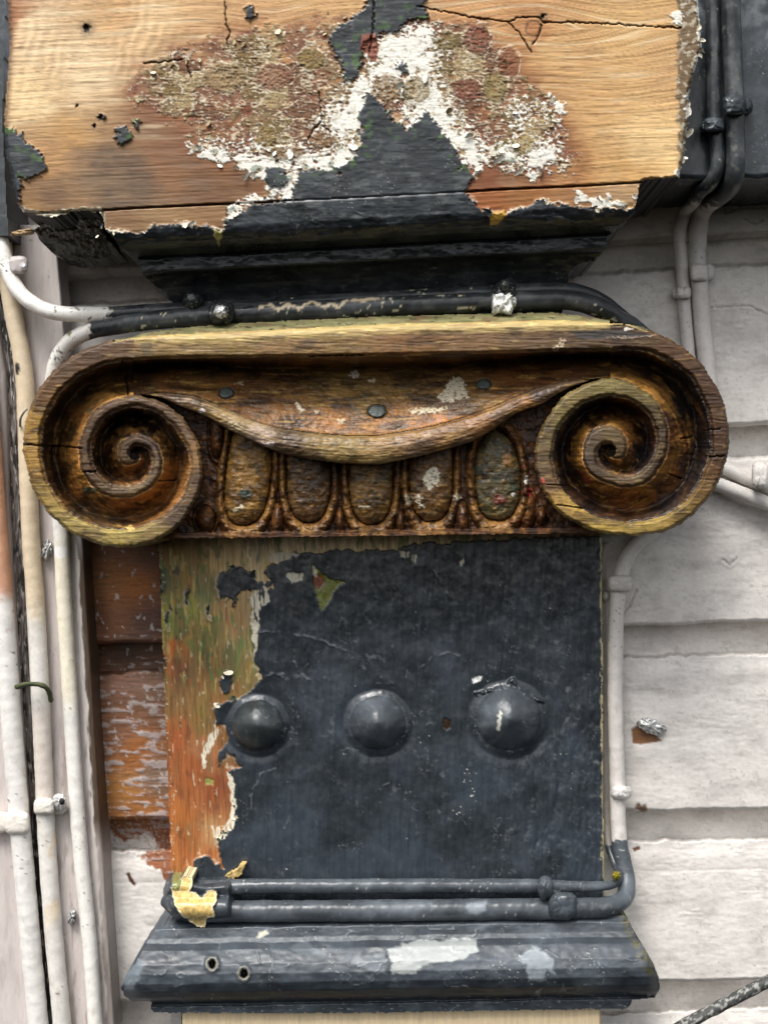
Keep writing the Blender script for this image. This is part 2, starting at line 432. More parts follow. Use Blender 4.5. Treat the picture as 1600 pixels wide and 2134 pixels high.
# ------------------------------------------------------------------ vertical trim boards on the left
def trim_col(X, Y, seed, warm=0.0):
    n = N(X, Y, 30, 140, 4, seed); f = N(X, Y, 5, 60, 4, seed + 3)
    C = np.ones(X.shape + (3,)) * lin('#c3bab6')
    C = lay(C, ss(0, 0.6, n) * 0.6, '#d0c8c4'); C = lay(C, ss(0.1, 0.6, -n) * 0.5, '#a69c98')
    C = C * (1 + 0.06 * f[..., None])
    C = lay(C, ss(0.45, 0.6, N(X, Y, 7, 9, 3, seed + 5)) * ss(.2, .45, N(X, Y, 40, 120, 3, seed + 6)) * 0.6, '#6d625a')
    return C, 0.5 + 0.1 * n, 0.0004 * n + 0.0002 * f
gap_l = [(300, -30), (700, 0), (780, 12), (1072, 19), (1240, 29), (1606, 53), (1790, 66), (1970, 80), (2150, 97)]
gap_r = [(300, 18), (700, 28), (780, 34), (1072, 43), (1240, 52), (1606, 71), (1790, 80), (1970, 96), (2150, 115)]
tr_r = [(470, 118), (560, 124), (1150, 176), (1700, 211), (2150, 241)]
def trim_board(name, xa, xb, y0, y1, z, seed, label, lipcol=None, par=None):
    U, Yg = np.meshgrid(np.linspace(0, 1, 76), np.arange(y0, y1, 4.0))
    a_ = xa(Yg); b_ = xb(Yg); Xg = a_ + (b_ - a_) * U
    C, R, Zd = trim_col(Xg, Yg, seed)
    if lipcol:
        C = lipcol(C, Xg, Yg, b_ - Xg, Xg - a_)
    r = np.minimum(np.minimum(b_ - Xg, Xg - a_), 6) / 6
    Z = z + Zd - 0.003 * (1 - r) ** 2
    o, = relief(Xg, Yg, Z, C, R, M_SHAFT, [name], zb=-0.034)
    return tag(o, label, 'trim board')
def lip_r(C, X, Y, dr, dl):
    d = dr + 7 * N(X, Y, 10, 60, 4, 7)
    m = ss(17, 14, d) * ss(1080, 1180, Y) * (1 - 0.5 * ss(1700, 1800, Y))
    C = lay(C, m, lin('#4a3a2c')); C = C * (1 + 0.5 * (m * N(X, Y, 4, 50, 4, 8))[..., None])
    C = lay(C, np.exp(-((d - 19) / 4) ** 2) * ss(1000, 1100, Y) * 0.8, '#dcd4cc')
    k = ss(0.2, 0.45, N(X, Y, 16, 80, 4, 17)) * ss(1450, 1600, Y) * ss(14, 22, dr)
    C = lay(C, k * 0.55, '#8f8178')
    return C
def lip_l(C, X, Y, dr, dl):
    m = ss(30, 8, dr + 12 * N(X, Y, 12, 40, 4, 7)) * ss(1300, 900, Y) * 0.6
    return lay(C, m, '#6f6a66')
trim_board('trim_board', lambda y: itp(y, gap_r) + 1, lambda y: itp(y, tr_r), 468, 2160, -0.004, 3,
           'wide grey vertical trim board under the three pale pipes, its right edge stripped brown', lip_r)
trim_board('trim_board', lambda y: y * 0 - 330, lambda y: itp(y, gap_l), 300, 2160, -0.004, 13,
           'pale vertical trim board at the far left edge, behind the leftmost pipe', lip_l)
# the weathered strip between them
U, Yg = np.meshgrid(np.linspace(0, 1, 30), np.arange(300, 2160, 3.0))
Xg = itp(Yg, gap_l) + (itp(Yg, gap_r) - itp(Yg, gap_l)) * U
n = N(Xg, Yg, 5, 50, 4, 44)
C = np.ones(Xg.shape + (3,)) * lin('#77706c') * (1 + 0.45 * n[..., None])
C = lay(C, ss(0.0, 0.25, N(Xg, Yg, 14, 60, 4, 45) + 0.25 * ss(1500, 1650, Yg) + 0.2 * ss(900, 750, Yg)), '#38342f')
C = lay(C, ss(0.32, 0.4, N(Xg, Yg, 5, 26, 3, 47)), '#b9b2ac')
o, = relief(Xg, Yg, -0.012 + 0.002 * n, C, np.full(Xg.shape, 0.7), M_SHAFT, ['weathered_batten'], zb=-0.034)
tag(o, 'dark weathered wooden batten with peeling paint between the two left trim boards', 'batten')

# ------------------------------------------------------------------ entablature: fascia board and crown moulding
X, Y = grid(6, 1468, -30, 652, 2.0)
OUT = [(14, -60), (20, 100), (8, 250), (14, 330), (36, 425), (48, 443), (78, 448), (100, 453), (125, 447), (170, 440), (204, 441), (214, 450), (219, 478), (232, 486), (248, 512), (288, 540), (298, 575), (312, 588),
       (342, 610), (366, 640), (380, 660), (1170, 660), (1182, 600), (1186, 566), (1204, 553), (1240, 541), (1262, 520), (1266, 492), (1300, 465), (1324, 440), (1333, 384),
       (1345, 376), (1414, 371), (1424, 330), (1430, 280), (1436, 240), (1434, 205), (1446, 150), (1456, 120), (1464, 90), (1458, 40), (1448, -60)]
wig = lambda s, a_=4, sc_=16: a_ * N(X, Y, sc_, sc_, 4, s)
dout = sdf(X + 0.5 * wig(1, 4, 12), Y + wig(2, 4, 14), OUT)
yy = Y + 0.052 * (X - 800) + 1.5 * N(X, Y, 200, 300, 2, 3)
Zp = itp(yy, [(-100, .100), (405, .100), (409, .100), (452, .0985), (468, .096), (482, .091), (494, .084), (504, .074), (510, .064), (514, .0665), (540, .0655), (544, .062), (549, .048), (575, .038), (612, .030), (640, .027), (700, .026)])
lab = np.zeros(X.shape, int)
lab[yy > 407] = 1; lab[yy > 511] = 2; lab[yy > 545] = 3

# bare timber
anch = [(60, 60, '#ecca98'), (180, 150, '#efcf9e'), (60, 200, '#f0cc92'), (300, 60, '#e6be86'), (420, 120, '#cf9f66'), (560, 60, '#cf9d62'), (650, 50, '#d8a868'),
        (150, 290, '#c9964f'), (80, 350, '#b98750'), (110, 400, '#80603c'), (250, 380, '#5e4833'), (180, 330, '#ad8354'), (200, 345, '#755a40'), (350, 330, '#8a5c34'), (500, 385, '#7c5228'), (450, 340, '#8f5f30'), (430, 400, '#7d5630'),
        (300, 275, '#94683e'), (400, 200, '#b98550'), (1000, 30, '#d19a5c'), (1150, 100, '#d0a264'), (1300, 60, '#d8aa68'), (1250, 200, '#d2a262'), (1350, 300, '#f0c886'),
        (1400, 150, '#cfa064'), (1200, 350, '#c28a4a'), (1100, 362, '#8f5a2a'), (1020, 370, '#7f451c'), (280, 425, '#8a6b48'), (60, 430, '#a57a42'), (1300, 355, '#d2a05a'),
        (1110, 62, '#b97f44'), (1060, 120, '#b0773c'), (20, 30, '#a86a3a'), (240, 20, '#d4a468')]
C = idw(X, Y, anch, 3, 22, 1)
for p, c, s_ in (([(160, 310), (230, 295), (300, 320), (330, 400), (300, 440), (220, 436), (170, 390)], '#4f4034', .55), ([(40, 380), (110, 372), (150, 410), (120, 440), (50, 436)], '#6d4c30', .5), ([(250, 240), (330, 220), (400, 260), (420, 330), (330, 320), (270, 290)], '#7a5032', .5), ([(400, 330), (520, 360), (540, 400), (480, 420), (380, 420)], '#6e4726', .5),
                 ([(960, 60), (1010, 50), (1060, 130), (1110, 200), (1080, 230), (1020, 150)], '#6e3f20', .6), ([(1130, 240), (1190, 260), (1215, 340), (1180, 372), (1130, 330)], '#744622', .55)):
    C = lay(C, ss(24, -24, sdf(X + 30 * N(X, Y, 60, 40, 5, 78, .6), Y + 24 * N(X, Y, 60, 40, 5, 79, .6), p)) * s_, c)
# grain: straight on the left, swept round a knot on the right
kx, ky = 1112, 58
bend = 70 * np.exp(-((X - kx) / 150) ** 2 - ((Y - ky) / 55) ** 2) * np.sign(Y - ky) + 26 * np.exp(-((X - 1280) / 150) ** 2) * ss(330, 100, Y) \
    + 18 * np.exp(-((X - 560) / 90) ** 2) * ss(240, 60, Y)
gy = Y + 0.05 * (X - 800) - bend + 5 * N(X, Y, 300, 160, 2, 5)
g1 = N(X, gy, 330, 6, 4, 7, .6); g2 = N(X, gy, 110, 2.4, 3, 9, .6)
ring = np.sin(gy / 5.2 + 3 * N(X, gy, 160, 40, 3, 10))
saw = np.sin((X + 14 * N(X, Y, 90, 70, 3, 12) + 0.25 * Y) / 3.9) * ss(620, 300, X) * ss(300, 120, Y)
comb = saw * ss(-0.4, 0.4, N(X, Y, 120, 90, 3, 13))
fine = N(X, gy, 90, 3.6, 2, 14)
C = C * (1 + 0.22 * g1 + 0.12 * g2 + .12 * fine + 0.06 * ring * ss(-0.1, 0.5, N(X, Y, 150, 80, 2, 11)) + 0.10 * comb)[..., None]
C = lay(C, ss(0.25, 0.6, g1) * 0.38, '#8a5a30'); C = lay(C, ss(.15, .5, N(X, Y, 150, 70, 5, 16)) * .3, '#a8865a'); C = lay(C, ss(.3, .42, N(X, gy, 60, 2.8, 3, 17)) * .35, '#6b4524')
C = lay(C, ss(0.1, 0.6, N(X, gy, 200, 16, 4, 15)) * ss(320, 240, Y) * 0.45, '#f2dcb0'); C = lay(C, ss(.1, .5, N(X, Y, 90, 50, 5, 18)) * ss(250, 330, Y) * ss(620, 520, X) * .5, '#7d6148')
C = C * .9 + .1 * C.mean(-1, keepdims=True) * np.array([1.0, .95, .9])
C = C * np.array([.84, .85, .86])
R = 0.62 + 0.1 * g1
Zd = 0.00024 * g1 + 0.00014 * g2 + .00012 * fine + 0.00008 * ring + 0.00016 * comb
# seams between board and moulding fillet
seam = np.abs(yy - 407.5)
C = lay(C, ss(2.6, 1.0, seam), '#1a120c'); Zd = Zd - 0.004 * ss(3, 1, seam)
stripm = ss(408, 410, yy) * ss(456, 452, yy)
C = lay(C, stripm * 0.6, idw(X, Y, [(240, 460, '#8b6848'), (340, 455, '#a08058'), (440, 450, '#94724e'), (1000, 405, '#9c5c2c'), (1100, 400, '#94602f'), (1200, 400, '#8d6544'), (1300, 395, '#a08468')], 3) * (1 + .3 * g1[..., None]))
vj = np.abs(X - 214 - 0.02 * (Y - 440)); C = lay(C, ss(2.5, 1, vj) * ss(404, 410, yy), '#1a120c'); Zd = Zd - .004 * ss(3, 1, vj) * ss(404, 410, yy)
vj2 = np.abs(X - 472); C = lay(C, ss(2.5, 1, vj2) * stripm, '#2a1c12')
# reddish brown halo of old varnish round the paint
R1 = [(275, 165), (330, 120), (440, 85), (520, 62), (640, 50), (730, 36), (745, 180), (770, 260), (720, 335), (600, 345), (470, 322), (395, 305), (430, 250), (340, 250), (280, 205)]
R3 = [(600, 330), (680, 240), (750, 150), (770, 90), (860, 40), (910, 60), (960, 250), (1000, 360), (960, 345), (860, 270), (770, 200), (760, 330), (640, 400), (560, 410)]
R2 = [(872, 40), (1000, 55), (1040, 110), (1090, 175), (1150, 210), (1175, 270), (1195, 330), (1190, 362), (1060, 350), (970, 330), (950, 260), (900, 205), (780, 205), (765, 150), (870, 140)]
wx1 = 26 * N(X, Y, 60, 45, 5, 21); wy1 = 22 * N(X, Y, 60, 45, 5, 22)
dr = np.minimum(sdf(X + wx1, Y + wy1, R1), sdf(X + wx1, Y + wy1, R2))
dr = np.minimum(dr, sdf(X + wx1 * .3, Y + wy1 * .3, R3))
halo = ss(55, -5, dr)
C = lay(C, halo * ss(-.5, .3, N(X, Y, 60, 40, 4, 23)) * 0.62, lin('#7a4524') * (1 + .3 * g1)[..., None])
C = lay(C, ss(10, -4, dr) * ss(-0.15, 0.35, N(X, Y, 55, 40, 4, 24)) * 0.9, '#6e3a26')
# crusty residue: fuzzy brown scabs in cells, bare streaks between, pale ridges and crumbs
res = ss(-.08, .22, -dr / 50 + .95 * N(X, Y, 20, 12, 5, 25, .66))
scab = N(X, Y, 44, 30, 5, 26)
qx = X + 14 * N(X, Y, 26, 22, 4, 19); qy = Y + 12 * N(X, Y, 26, 22, 4, 20)
f1, f2, cid = worley(qx / 46, qy / 34, 2, True)
vein = ss(0.10, 0.01, f2 - f1)
fib = N(X, Y, 17, 4.0, 4, 30); fuzz = N(X, Y, 5, 5, 3, 31); wisp = N(X + 10 * fib, Y, 22, 9, 4, 32)
on = ss(.26, .36, cid + .35 * scab)                      # cells that kept their scab
scol = lin('#7a6546') * np.ones(X.shape + (3,))
scol = lay(scol, ss(.45, .5, cid), '#6b5831'); scol = lay(scol, ss(.66, .7, cid), '#94815c'); scol = lay(scol, ss(.84, .88, cid), '#65452f')
scol = scol * (1 + 0.45 * fib + 0.45 * fuzz + .3 * wisp)[..., None]
mres = res * on * ss(.0, .12, f2 - f1 + .1 * fuzz)
C = lay(C, res * ss(-.5, .1, N(X, Y, 60, 36, 4, 38)) * .75, lin('#74503a') * (1 + .35 * fib + .25 * fuzz)[..., None])
C = C * (1 - .92 * mres[..., None]) + .92 * scol * mres[..., None]
pale = ss(.12, .34, N(X, Y, 12, 5, 4, 33) + .55 * N(X, Y, 48, 32, 4, 34) - .08) * res
C = lay(C, pale * .72, lin('#cbbfa4') * (1 + .3 * fuzz)[..., None])
curl = ss(.07, .015, np.abs(wisp)) * ss(.05, .3, N(X, Y, 40, 30, 3, 36)) * res
C = lay(C, curl * .5, '#ddd3bb')
C = lay(C, vein * res * on * ss(-0.1, 0.25, N(X, Y, 34, 34, 3, 39)) * 0.8, '#d6ccb4')
pit = ss(0.36, 0.55, -N(X, Y, 9, 4, 3, 37)) * res
C = lay(C, pit * 0.7, '#3a2a1c')
R = R + 0.15 * res
Zd = Zd + mres * (0.0006 + 0.00016 * fib + .00012 * fuzz) + pale * 0.0003 + curl * .0004 + vein * res * on * 0.0003 - pit * 0.0003
# white lead primer
W = [[(795, 75), (862, 48), (900, 58), (908, 110), (888, 160), (928, 215), (966, 268), (992, 330), (984, 366), (958, 340), (930, 290), (862, 275), (846, 235), (842, 182), (790, 172), (765, 140), (780, 110)],
     [(676, 262), (700, 225), (728, 205), (742, 150), (768, 158), (772, 195), (758, 240), (752, 275), (700, 285)],
     [(388, 318), (440, 304), (482, 318), (540, 308), (600, 322), (655, 318), (720, 305), (772, 340), (740, 372), (690, 378), (660, 345), (612, 350), (608, 405), (562, 416), (552, 378), (500, 352), (440, 334)],
     [(952, 268), (1000, 300), (1040, 318), (1080, 298), (1110, 310), (1152, 302), (1160, 335), (1130, 350), (1112, 380), (1086, 352), (1060, 330), (1010, 342), (985, 368)],
     [(1150, 215), (1172, 205), (1182, 222), (1168, 240), (1152, 236)], [(1076, 232), (1090, 226), (1094, 240), (1080, 246)],
     [(470, 430), (500, 415), (520, 405), (560, 408), (600, 404), (612, 412), (560, 418), (520, 425), (490, 450), (476, 462)],
     [(1195, 392), (1210, 396), (1225, 412), (1250, 415), (1262, 404), (1280, 415), (1300, 420), (1330, 400), (1326, 432), (1270, 432), (1215, 424), (1200, 408)],
     [(1055, 335), (1078, 330), (1092, 345), (1080, 356), (1058, 352)]]
wx2 = 14 * N(X, Y, 22, 16, 5, 41, .68); wy2 = 14 * N(X, Y, 22, 16, 5, 42, .68)
dw = np.full(X.shape, 1e9)
for p in W: dw = np.minimum(dw, sdf(X + wx2, Y + wy2, p))
d_e = seg(X + wx2 * .8, Y, [(1452, -40), (1460, 90), (1452, 150), (1440, 195), (1432, 250), (1428, 300), (1424, 340), (1412, 370)])
dw = np.minimum(dw, d_e - 9 * ss(-0.3, 0.4, N(X, Y, 40, 40, 3, 43)))
dw = np.minimum(dw, np.hypot((X - 1410) / 1.1, Y - 36) - 13 + wx2)
hole = ss(0.06, 0.16, N(X, Y, 38, 28, 5, 45, .58)) * 24 * (X < 1395)
mw = np.maximum(ss(1.5, -1.5, dw + hole), ss(.30, .42, N(X, Y, 10, 7, 4, 44, .6) + .5 * ss(55, 0, dw) - .18) * ss(60, 20, dw) * res)
f1, f2 = worley((X + 6 * N(X, Y, 12, 12, 3, 46)) / 17, (Y + 6 * N(X, Y, 12, 12, 3, 47)) / 15, 5)
crq = ss(0.09, 0.0, f2 - f1) * ss(-0.2, 0.3, N(X, Y, 50, 50, 2, 48))
wc = lin('#dedbd0') * (1 + 0.10 * N(X, Y, 20, 20, 4, 49) - 0.5 * crq)[..., None]
wc = lay(wc, ss(0.25, 0.42, N(X, Y, 26, 18, 4, 50)) * ss(280, 330, Y) * .85, '#7f8a7a'); wc = lay(wc, ss(.3, .45, N(X, Y, 14, 11, 4, 52)) * .6, '#a08f74')
# crust on the right hand end of the board
endm = ss(1409, 1416, X + wx2) * ss(404, 398, yy)
C = lay(C, endm * 0.9, lin('#5b4a34') * (1 + 0.6 * fib)[..., None])
C = lay(C, endm * ss(0.1, 0.25, N(X, Y, 12, 14, 4, 51)), '#a39a86')
C = C * (1 - mw[..., None]) + wc * mw[..., None]
R = R * (1 - mw) + 0.55 * mw
Zd = Zd * (1 - 0.6 * mw) + mw * 0.0007 - 0.0003 * mw * crq
# round fuzzy scabs of older brown undercoat showing through
for sx_, sy_, ra, rb, c in ((808, 182, 34, 30, '#80694a'), (866, 186, 30, 28, '#7c6a42'), (648, 122, 28, 22, '#6e5d2e'), (556, 284, 22, 22, '#7a6536'), (672, 292, 30, 16, '#6d5233'), (930, 84, 28, 20, '#67572c'), (996, 82, 30, 34, '#6a3826'), (975, 186, 36, 22, '#6c3a28'),
                            (590, 318, 44, 14, '#71583a'), (1030, 180, 26, 34, '#7c6c40'), (1090, 300, 24, 20, '#8a7748'), (470, 160, 46, 30, '#857250'), (570, 160, 40, 26, '#7d5640'), (1060, 130, 24, 30, '#73472e')):
    q_ = np.hypot((X - sx_) / ra, (Y - sy_) / rb) + .28 * N(X, Y, 22, 18, 4, 74, .6)
    ms = ss(1.04, .92, q_) * (.55 + .45 * ss(-.3, .1, fuzz + .4 * fib))
    C = lay(C, ms * .9, lin(c) * (1 + .5 * fib + .45 * fuzz + .25 * (.6 - q_))[..., None])
    rm_ = np.exp(-((q_ - 1.08) / .06) ** 2) * ss(-.2, .2, wisp); C = lay(C, rm_ * .7, '#d8cfb8')
    Zd = Zd + .0005 * ms * (1 + .4 * fuzz) + .0005 * rm_; R = R * (1 - ms) + .7 * ms
# blue black topcoat
DK = [[(686, 75), (700, 55), (735, 38), (756, 18), (780, -40), (890, -40), (884, 18), (892, 40), (850, 40), (830, 62), (792, 72), (756, 92), (752, 140), (738, 166), (716, 168), (708, 130), (692, 105)],
      [(768, 188), (800, 222), (848, 268), (888, 230), (920, 268), (945, 300), (966, 340), (986, 372), (970, 398), (1000, 432), (1032, 446), (1070, 440), (1120, 418), (1180, 428), (1250, 434), (1310, 434), (1340, 424),
       (1335, 378), (1380, 372), (1480, 372), (1480, 700), (180, 700), (205, 470), (228, 480), (290, 486), (318, 470), (360, 466), (410, 468), (452, 478), (468, 480), (472, 462), (520, 428), (610, 410), (622, 352), (700, 352), (742, 322), (758, 272), (745, 240), (758, 205)],
      [(-40, 262), (44, 268), (48, 292), (88, 318), (96, 352), (80, 368), (44, 372), (38, 430), (30, 470), (-40, 470)],
      [(238, 268), (262, 262), (276, 280), (268, 300), (250, 302), (240, 288)], [(280, 250), (292, 250), (292, 266), (282, 268)],
      [(510, 14), (522, 8), (532, 20), (530, 36), (518, 44), (510, 32)], [(828, 130), (846, 128), (848, 148), (834, 152)], [(206, 236), (214, 234), (216, 248), (208, 250)],
      [(556, 345), (592, 352), (600, 382), (570, 400), (552, 372)]]
wx3 = 11 * N(X, Y, 22, 18, 5, 53, .68); wy3 = 11 * N(X, Y, 22, 18, 5, 54, .68)
dk = np.full(X.shape, 1e9)
dbig = sdf(X + wx3, Y + wy3, DK[1])
for p in DK: dk = np.minimum(dk, sdf(X + wx3, Y + wy3, p))
md = ss(1.2, -1.2, dk + 5 * N(X, Y, 7, 6, 3, 56) + 14 * ss(0.52, 0.6, N(X, Y, 24, 20, 4, 55)) * ss(470, 440, yy))
dc, drg = dark_paint(X, Y, 3)
dc = dc * .72
dc = lay(dc, ss(0.1, 0.5, N(X, Y, 26, 20, 4, 57)) * ss(44, 4, np.abs(dk)) * ss(420, 300, Y) * 0.9, '#46612f')
dc = lay(dc, ss(.08, .45, N(X, Y, 60, 26, 5, 66, .62)) * ss(300, 350, Y) * ss(470, 440, yy) * .4, '#6a6e6d')  # greyish sheen on the lower topcoat, painted in as broken patches
lip = np.exp(-((dbig - 2.0) / 2.4) ** 2) * (.35 + .65 * ss(425, 436, yy))
lipm = lip * ss(-0.25, 0.15, N(X, Y, 45, 30, 3, 59)) * (1 - mw * .5)
C = lay(C, lipm * 0.85, '#d9d2bf')
C = C * (1 - md[..., None]) + dc * md[..., None]
R = R * (1 - md) + drg * md
wr = N(X, Y, 40, 14, 4, 61)
Zd = Zd * (1 - 0.8 * md) + md * (0.0019 + 0.0003 * wr) + lipm * 0.0012
# wrinkles where the topcoat has slumped over the moulding
crease = ss(0.05, 0.0, np.abs(N(X, yy, 130, 30, 2, 63))) * md * ss(425, 440, yy) * ss(505, 480, yy) * ss(.05, .35, N(X, Y, 110, 60, 3, 64))
Zd = Zd + crease * 0.0009; C = lay(C, crease * 0.3, '#7c8082')
# red brown chip in the upper dark patch, yellow flakes
for p, c, zz in (([(752, 72), (784, 66), (790, 100), (782, 128), (768, 118), (752, 102)], '#7a4634', 0), ([(1018, 448), (1050, 436), (1056, 446), (1040, 466), (1022, 468)], '#b08a3c', .001),
                 ([(446, 478), (464, 484), (460, 498), (456, 516), (452, 500), (444, 492)], '#a9a062', .002)):
    d = sdf(X + wx3 * .5, Y + wy3 * .5, p); m = ss(1.2, -1.2, d)
    C = lay(C, m, lin(c) * (1 + .4 * N(X, Y, 10, 10, 3, 65))[..., None]); Zd = Zd + zz * m
# splits in the timber
for pts, wd in (([(466, -30), (470, 20), (471, 50), (480, 68), (473, 82), (475, 100)], 2.2), ([(870, 12), (960, 30), (1000, 38), (1060, 44), (1078, 36), (1124, 34), (1130, 46), (1200, 46), (1290, 50), (1420, 58)], 1.6),
                ([(1060, 46), (1080, 66), (1100, 96), (1108, 110)], 1.4), ([(1128, 50), (1122, 78), (1108, 92)], 1.2), ([(300, 132), (380, 124)], 1.4), ([(390, 126), (392, 150), (400, 160)], 1.4),
                ([(666, 190), (670, 250), (646, 280), (640, 300)], 1.8), ([(670, 260), (690, 275)], 1.3), ([(780, -10), (778, 50), (770, 110)], 1.8)):
    d = seg(X + 3 * N(X, Y, 12, 12, 3, 67), Y + 3 * N(X, Y, 12, 12, 3, 68), pts)
    m = ss(wd * .7 + 1.0, wd * .2, d); C = lay(C, m * .8, '#1f150d'); Zd = Zd - 0.0025 * m
kn = np.hypot(X - 1112, Y - 58) + 3 * N(X, Y, 10, 10, 2, 69)
C = lay(C, ss(16, 10, kn) * (1 - md) * .7, lin('#9a6236') * (1 + .3 * np.sin(kn * 1.4))[..., None])
C = lay(C, np.exp(-((kn - 16) / 2) ** 2) * .8 * (1 - md), '#4c2c16')
for hx, hy, hr in ((181, 58, 11), (209, 244, 6), (196, 262, 4), (1131, 34, 7), (160, 220, 2.5)):
    d = np.hypot(X - hx, Y - hy) + 5 * N(X, Y, 8, 8, 3, 73)
    C = lay(C, ss(hr * 2.2, hr * 0.6, d) * .6, '#4a3a22'); C = lay(C, ss(hr, hr * .5, d), '#12110c'); Zd = Zd - .003 * ss(hr, 0, d)
# corrosion of the leftmost arris
C = lay(C, ss(16, 4, X - itp(Y, [(-60, 14), (100, 18), (250, 8), (330, 14), (430, 40)])) * (1 - md) * .7, '#5a3a26')
C = lay(C, ss(-12, -6, dout + 4 * N(X, Y, 12, 12, 3, 77)) * ss(425, 436, Y) * ss(222, 210, X) * .95, '#e0d8c2')
Z = Zp + Zd + ss(440, 460, yy) * .0011 * N(X, Y, 46, 24, 3, 76) - 0.006 * ss(-7, 0, dout) * ss(420, 400, yy)
ent = thing('entablature', 790, 640, .03, 'heavy timber entablature, bare wood and scabby white and black paint, above the carved capital', 'entablature')
relief(X, Y, Z, C, R, M_WOODH, ['fascia_board', 'cyma_moulding', 'fillet', 'lower_moulding'], lab, dout < 0.5, -0.02, ent, '#23272a')

flakes(X, Y, Z, (np.abs(dw) < 6) & (md < .1) & (dk > 8) & (Y > 5) & (Y < 420) & (X < 1400), 40, ent, ['#dedbd0', '#d6d0c0', '#c9c3b0'], 5)
flakes(X, Y, Z, (np.abs(dr) < 30) & (res > .6) & (dk > 8) & (Y > 30) & (Y < 380), 40, ent, ['#cbbfa4', '#a2916c', '#7a6546'], 6, 4, 9)
flakes(X, Y, Z, (np.abs(dbig) < 2) & (yy > 425) & (yy < 470), 22, ent, ['#e0d8c2', '#d6cdb6', '#2b2f31'], 7, 4, 10)
flakes(X, Y, Z, (np.abs(dout) < 4) & (X > 1415) & (Y < 365) & (Y > 0), 16, ent, ['#e0ddd2', '#cfc8b4'], 8, 5, 12)

# dangling broken end of the moulding on the left
X, Y = grid(60, 256, 440, 552, 1.8)
d = sdf(X + 4 * N(X, Y, 14, 14, 3, 1), Y + 4 * N(X, Y, 14, 14, 3, 2), [(66, 478), (120, 452), (206, 450), (220, 492), (250, 526), (216, 538), (150, 545), (112, 530), (86, 505)])
n = N(X, Y, 26, 20, 4, 4)
C, R = dark_paint(X, Y, 9, '#23241f', '#35362c', '#15140f')
C = lay(C, ss(0.1, 0.35, n) * .8, '#43371f'); C = lay(C, ss(1, -1, sdf(X + 5 * n, Y, [(100, 505), (125, 498), (165, 512), (168, 530), (118, 528)])), '#4b4d44')
C = lay(C, ss(.1, .02, np.abs(N(X, Y, 12, 7, 3, 8))) * ss(505, 525, Y) * ss(165, 185, X) * .7, '#8c8b80')
relief(X, Y, .074 - .00050 * (Y - 450) + .003 * n + .0015 * N(X, Y, 10, 10, 3, 6), C, R, M_PAINT, ['broken_moulding_end'], None, d < 0, .0, ent)
X, Y = grid(16, 70, 470, 496, 1.6)
d = sdf(X, Y + 2 * N(X, Y, 14, 6, 2, 1), [(18, 484), (40, 478), (66, 474), (68, 484), (42, 488), (22, 489)])
relief(X, Y, .055 + .002 * N(X, Y, 20, 4, 3, 2), lin('#a78d66') * (1 + .3 * N(X, Y, 30, 3, 3, 3))[..., None], X * 0 + .6, M_WOODH, ['splinter'], None, d < 0, .048, ent)

# dark painted beam at the right and post at the left
def dark_board(name, x0, x1, y0, y1, zf, seed, label, cat, zb=-0.03, keep=None):
    X, Y = np.meshgrid(np.concatenate([np.arange(-480, x0, 24) if x0 < 0 else [], np.arange(x0, x1, 2.4), np.arange(x1, 2240, 24) if x0 > 0 else []]), np.arange(y0, y1, 2.4))
    C, R = dark_paint(X, Y, seed, '#343a3e', '#4a5055', '#23282a')
    dusty = ss(0.05, 0.5, N(X, Y, 60, 70, 5, seed + 3)) * ss(150, 20, Y)
    C = lay(C, dusty * .45, '#7c8285')
    Z = zf(X, Y) + .0005 * N(X, Y, 40, 60, 4, seed + 5)
    o, = relief(X, Y, Z, C, R, M_PAINT, [name], None, None if keep is None else keep(X, Y), zb)
    return tag(o, label, cat)
def beam_z(X, Y):
    y = Y + 0.02 * (X - 1500) + 3 * N(X, Y, 50, 50, 3, 8)
    return itp(y, [(-50, .066), (362, .066), (372, .064), (384, .052), (400, .022), (414, -.006), (440, -.02)])
dark_board('beam', 1340, 1660, -40, 424, beam_z, 15, 'black painted beam at upper right behind two black conduits', 'beam', -.05, lambda X, Y: Y + 0.02 * (X - 1500) + 4 * N(X, Y, 30, 30, 3, 9) < 413)
dark_board('post', -60, 17, -40, 492, lambda X, Y: X * 0 + .03, 25, 'narrow dark post at the upper left edge beside the bare fascia board', 'post', -.03, lambda X, Y: X < itp(Y, [(-40, 14), (250, 6), (420, 14), (492, 20)]))

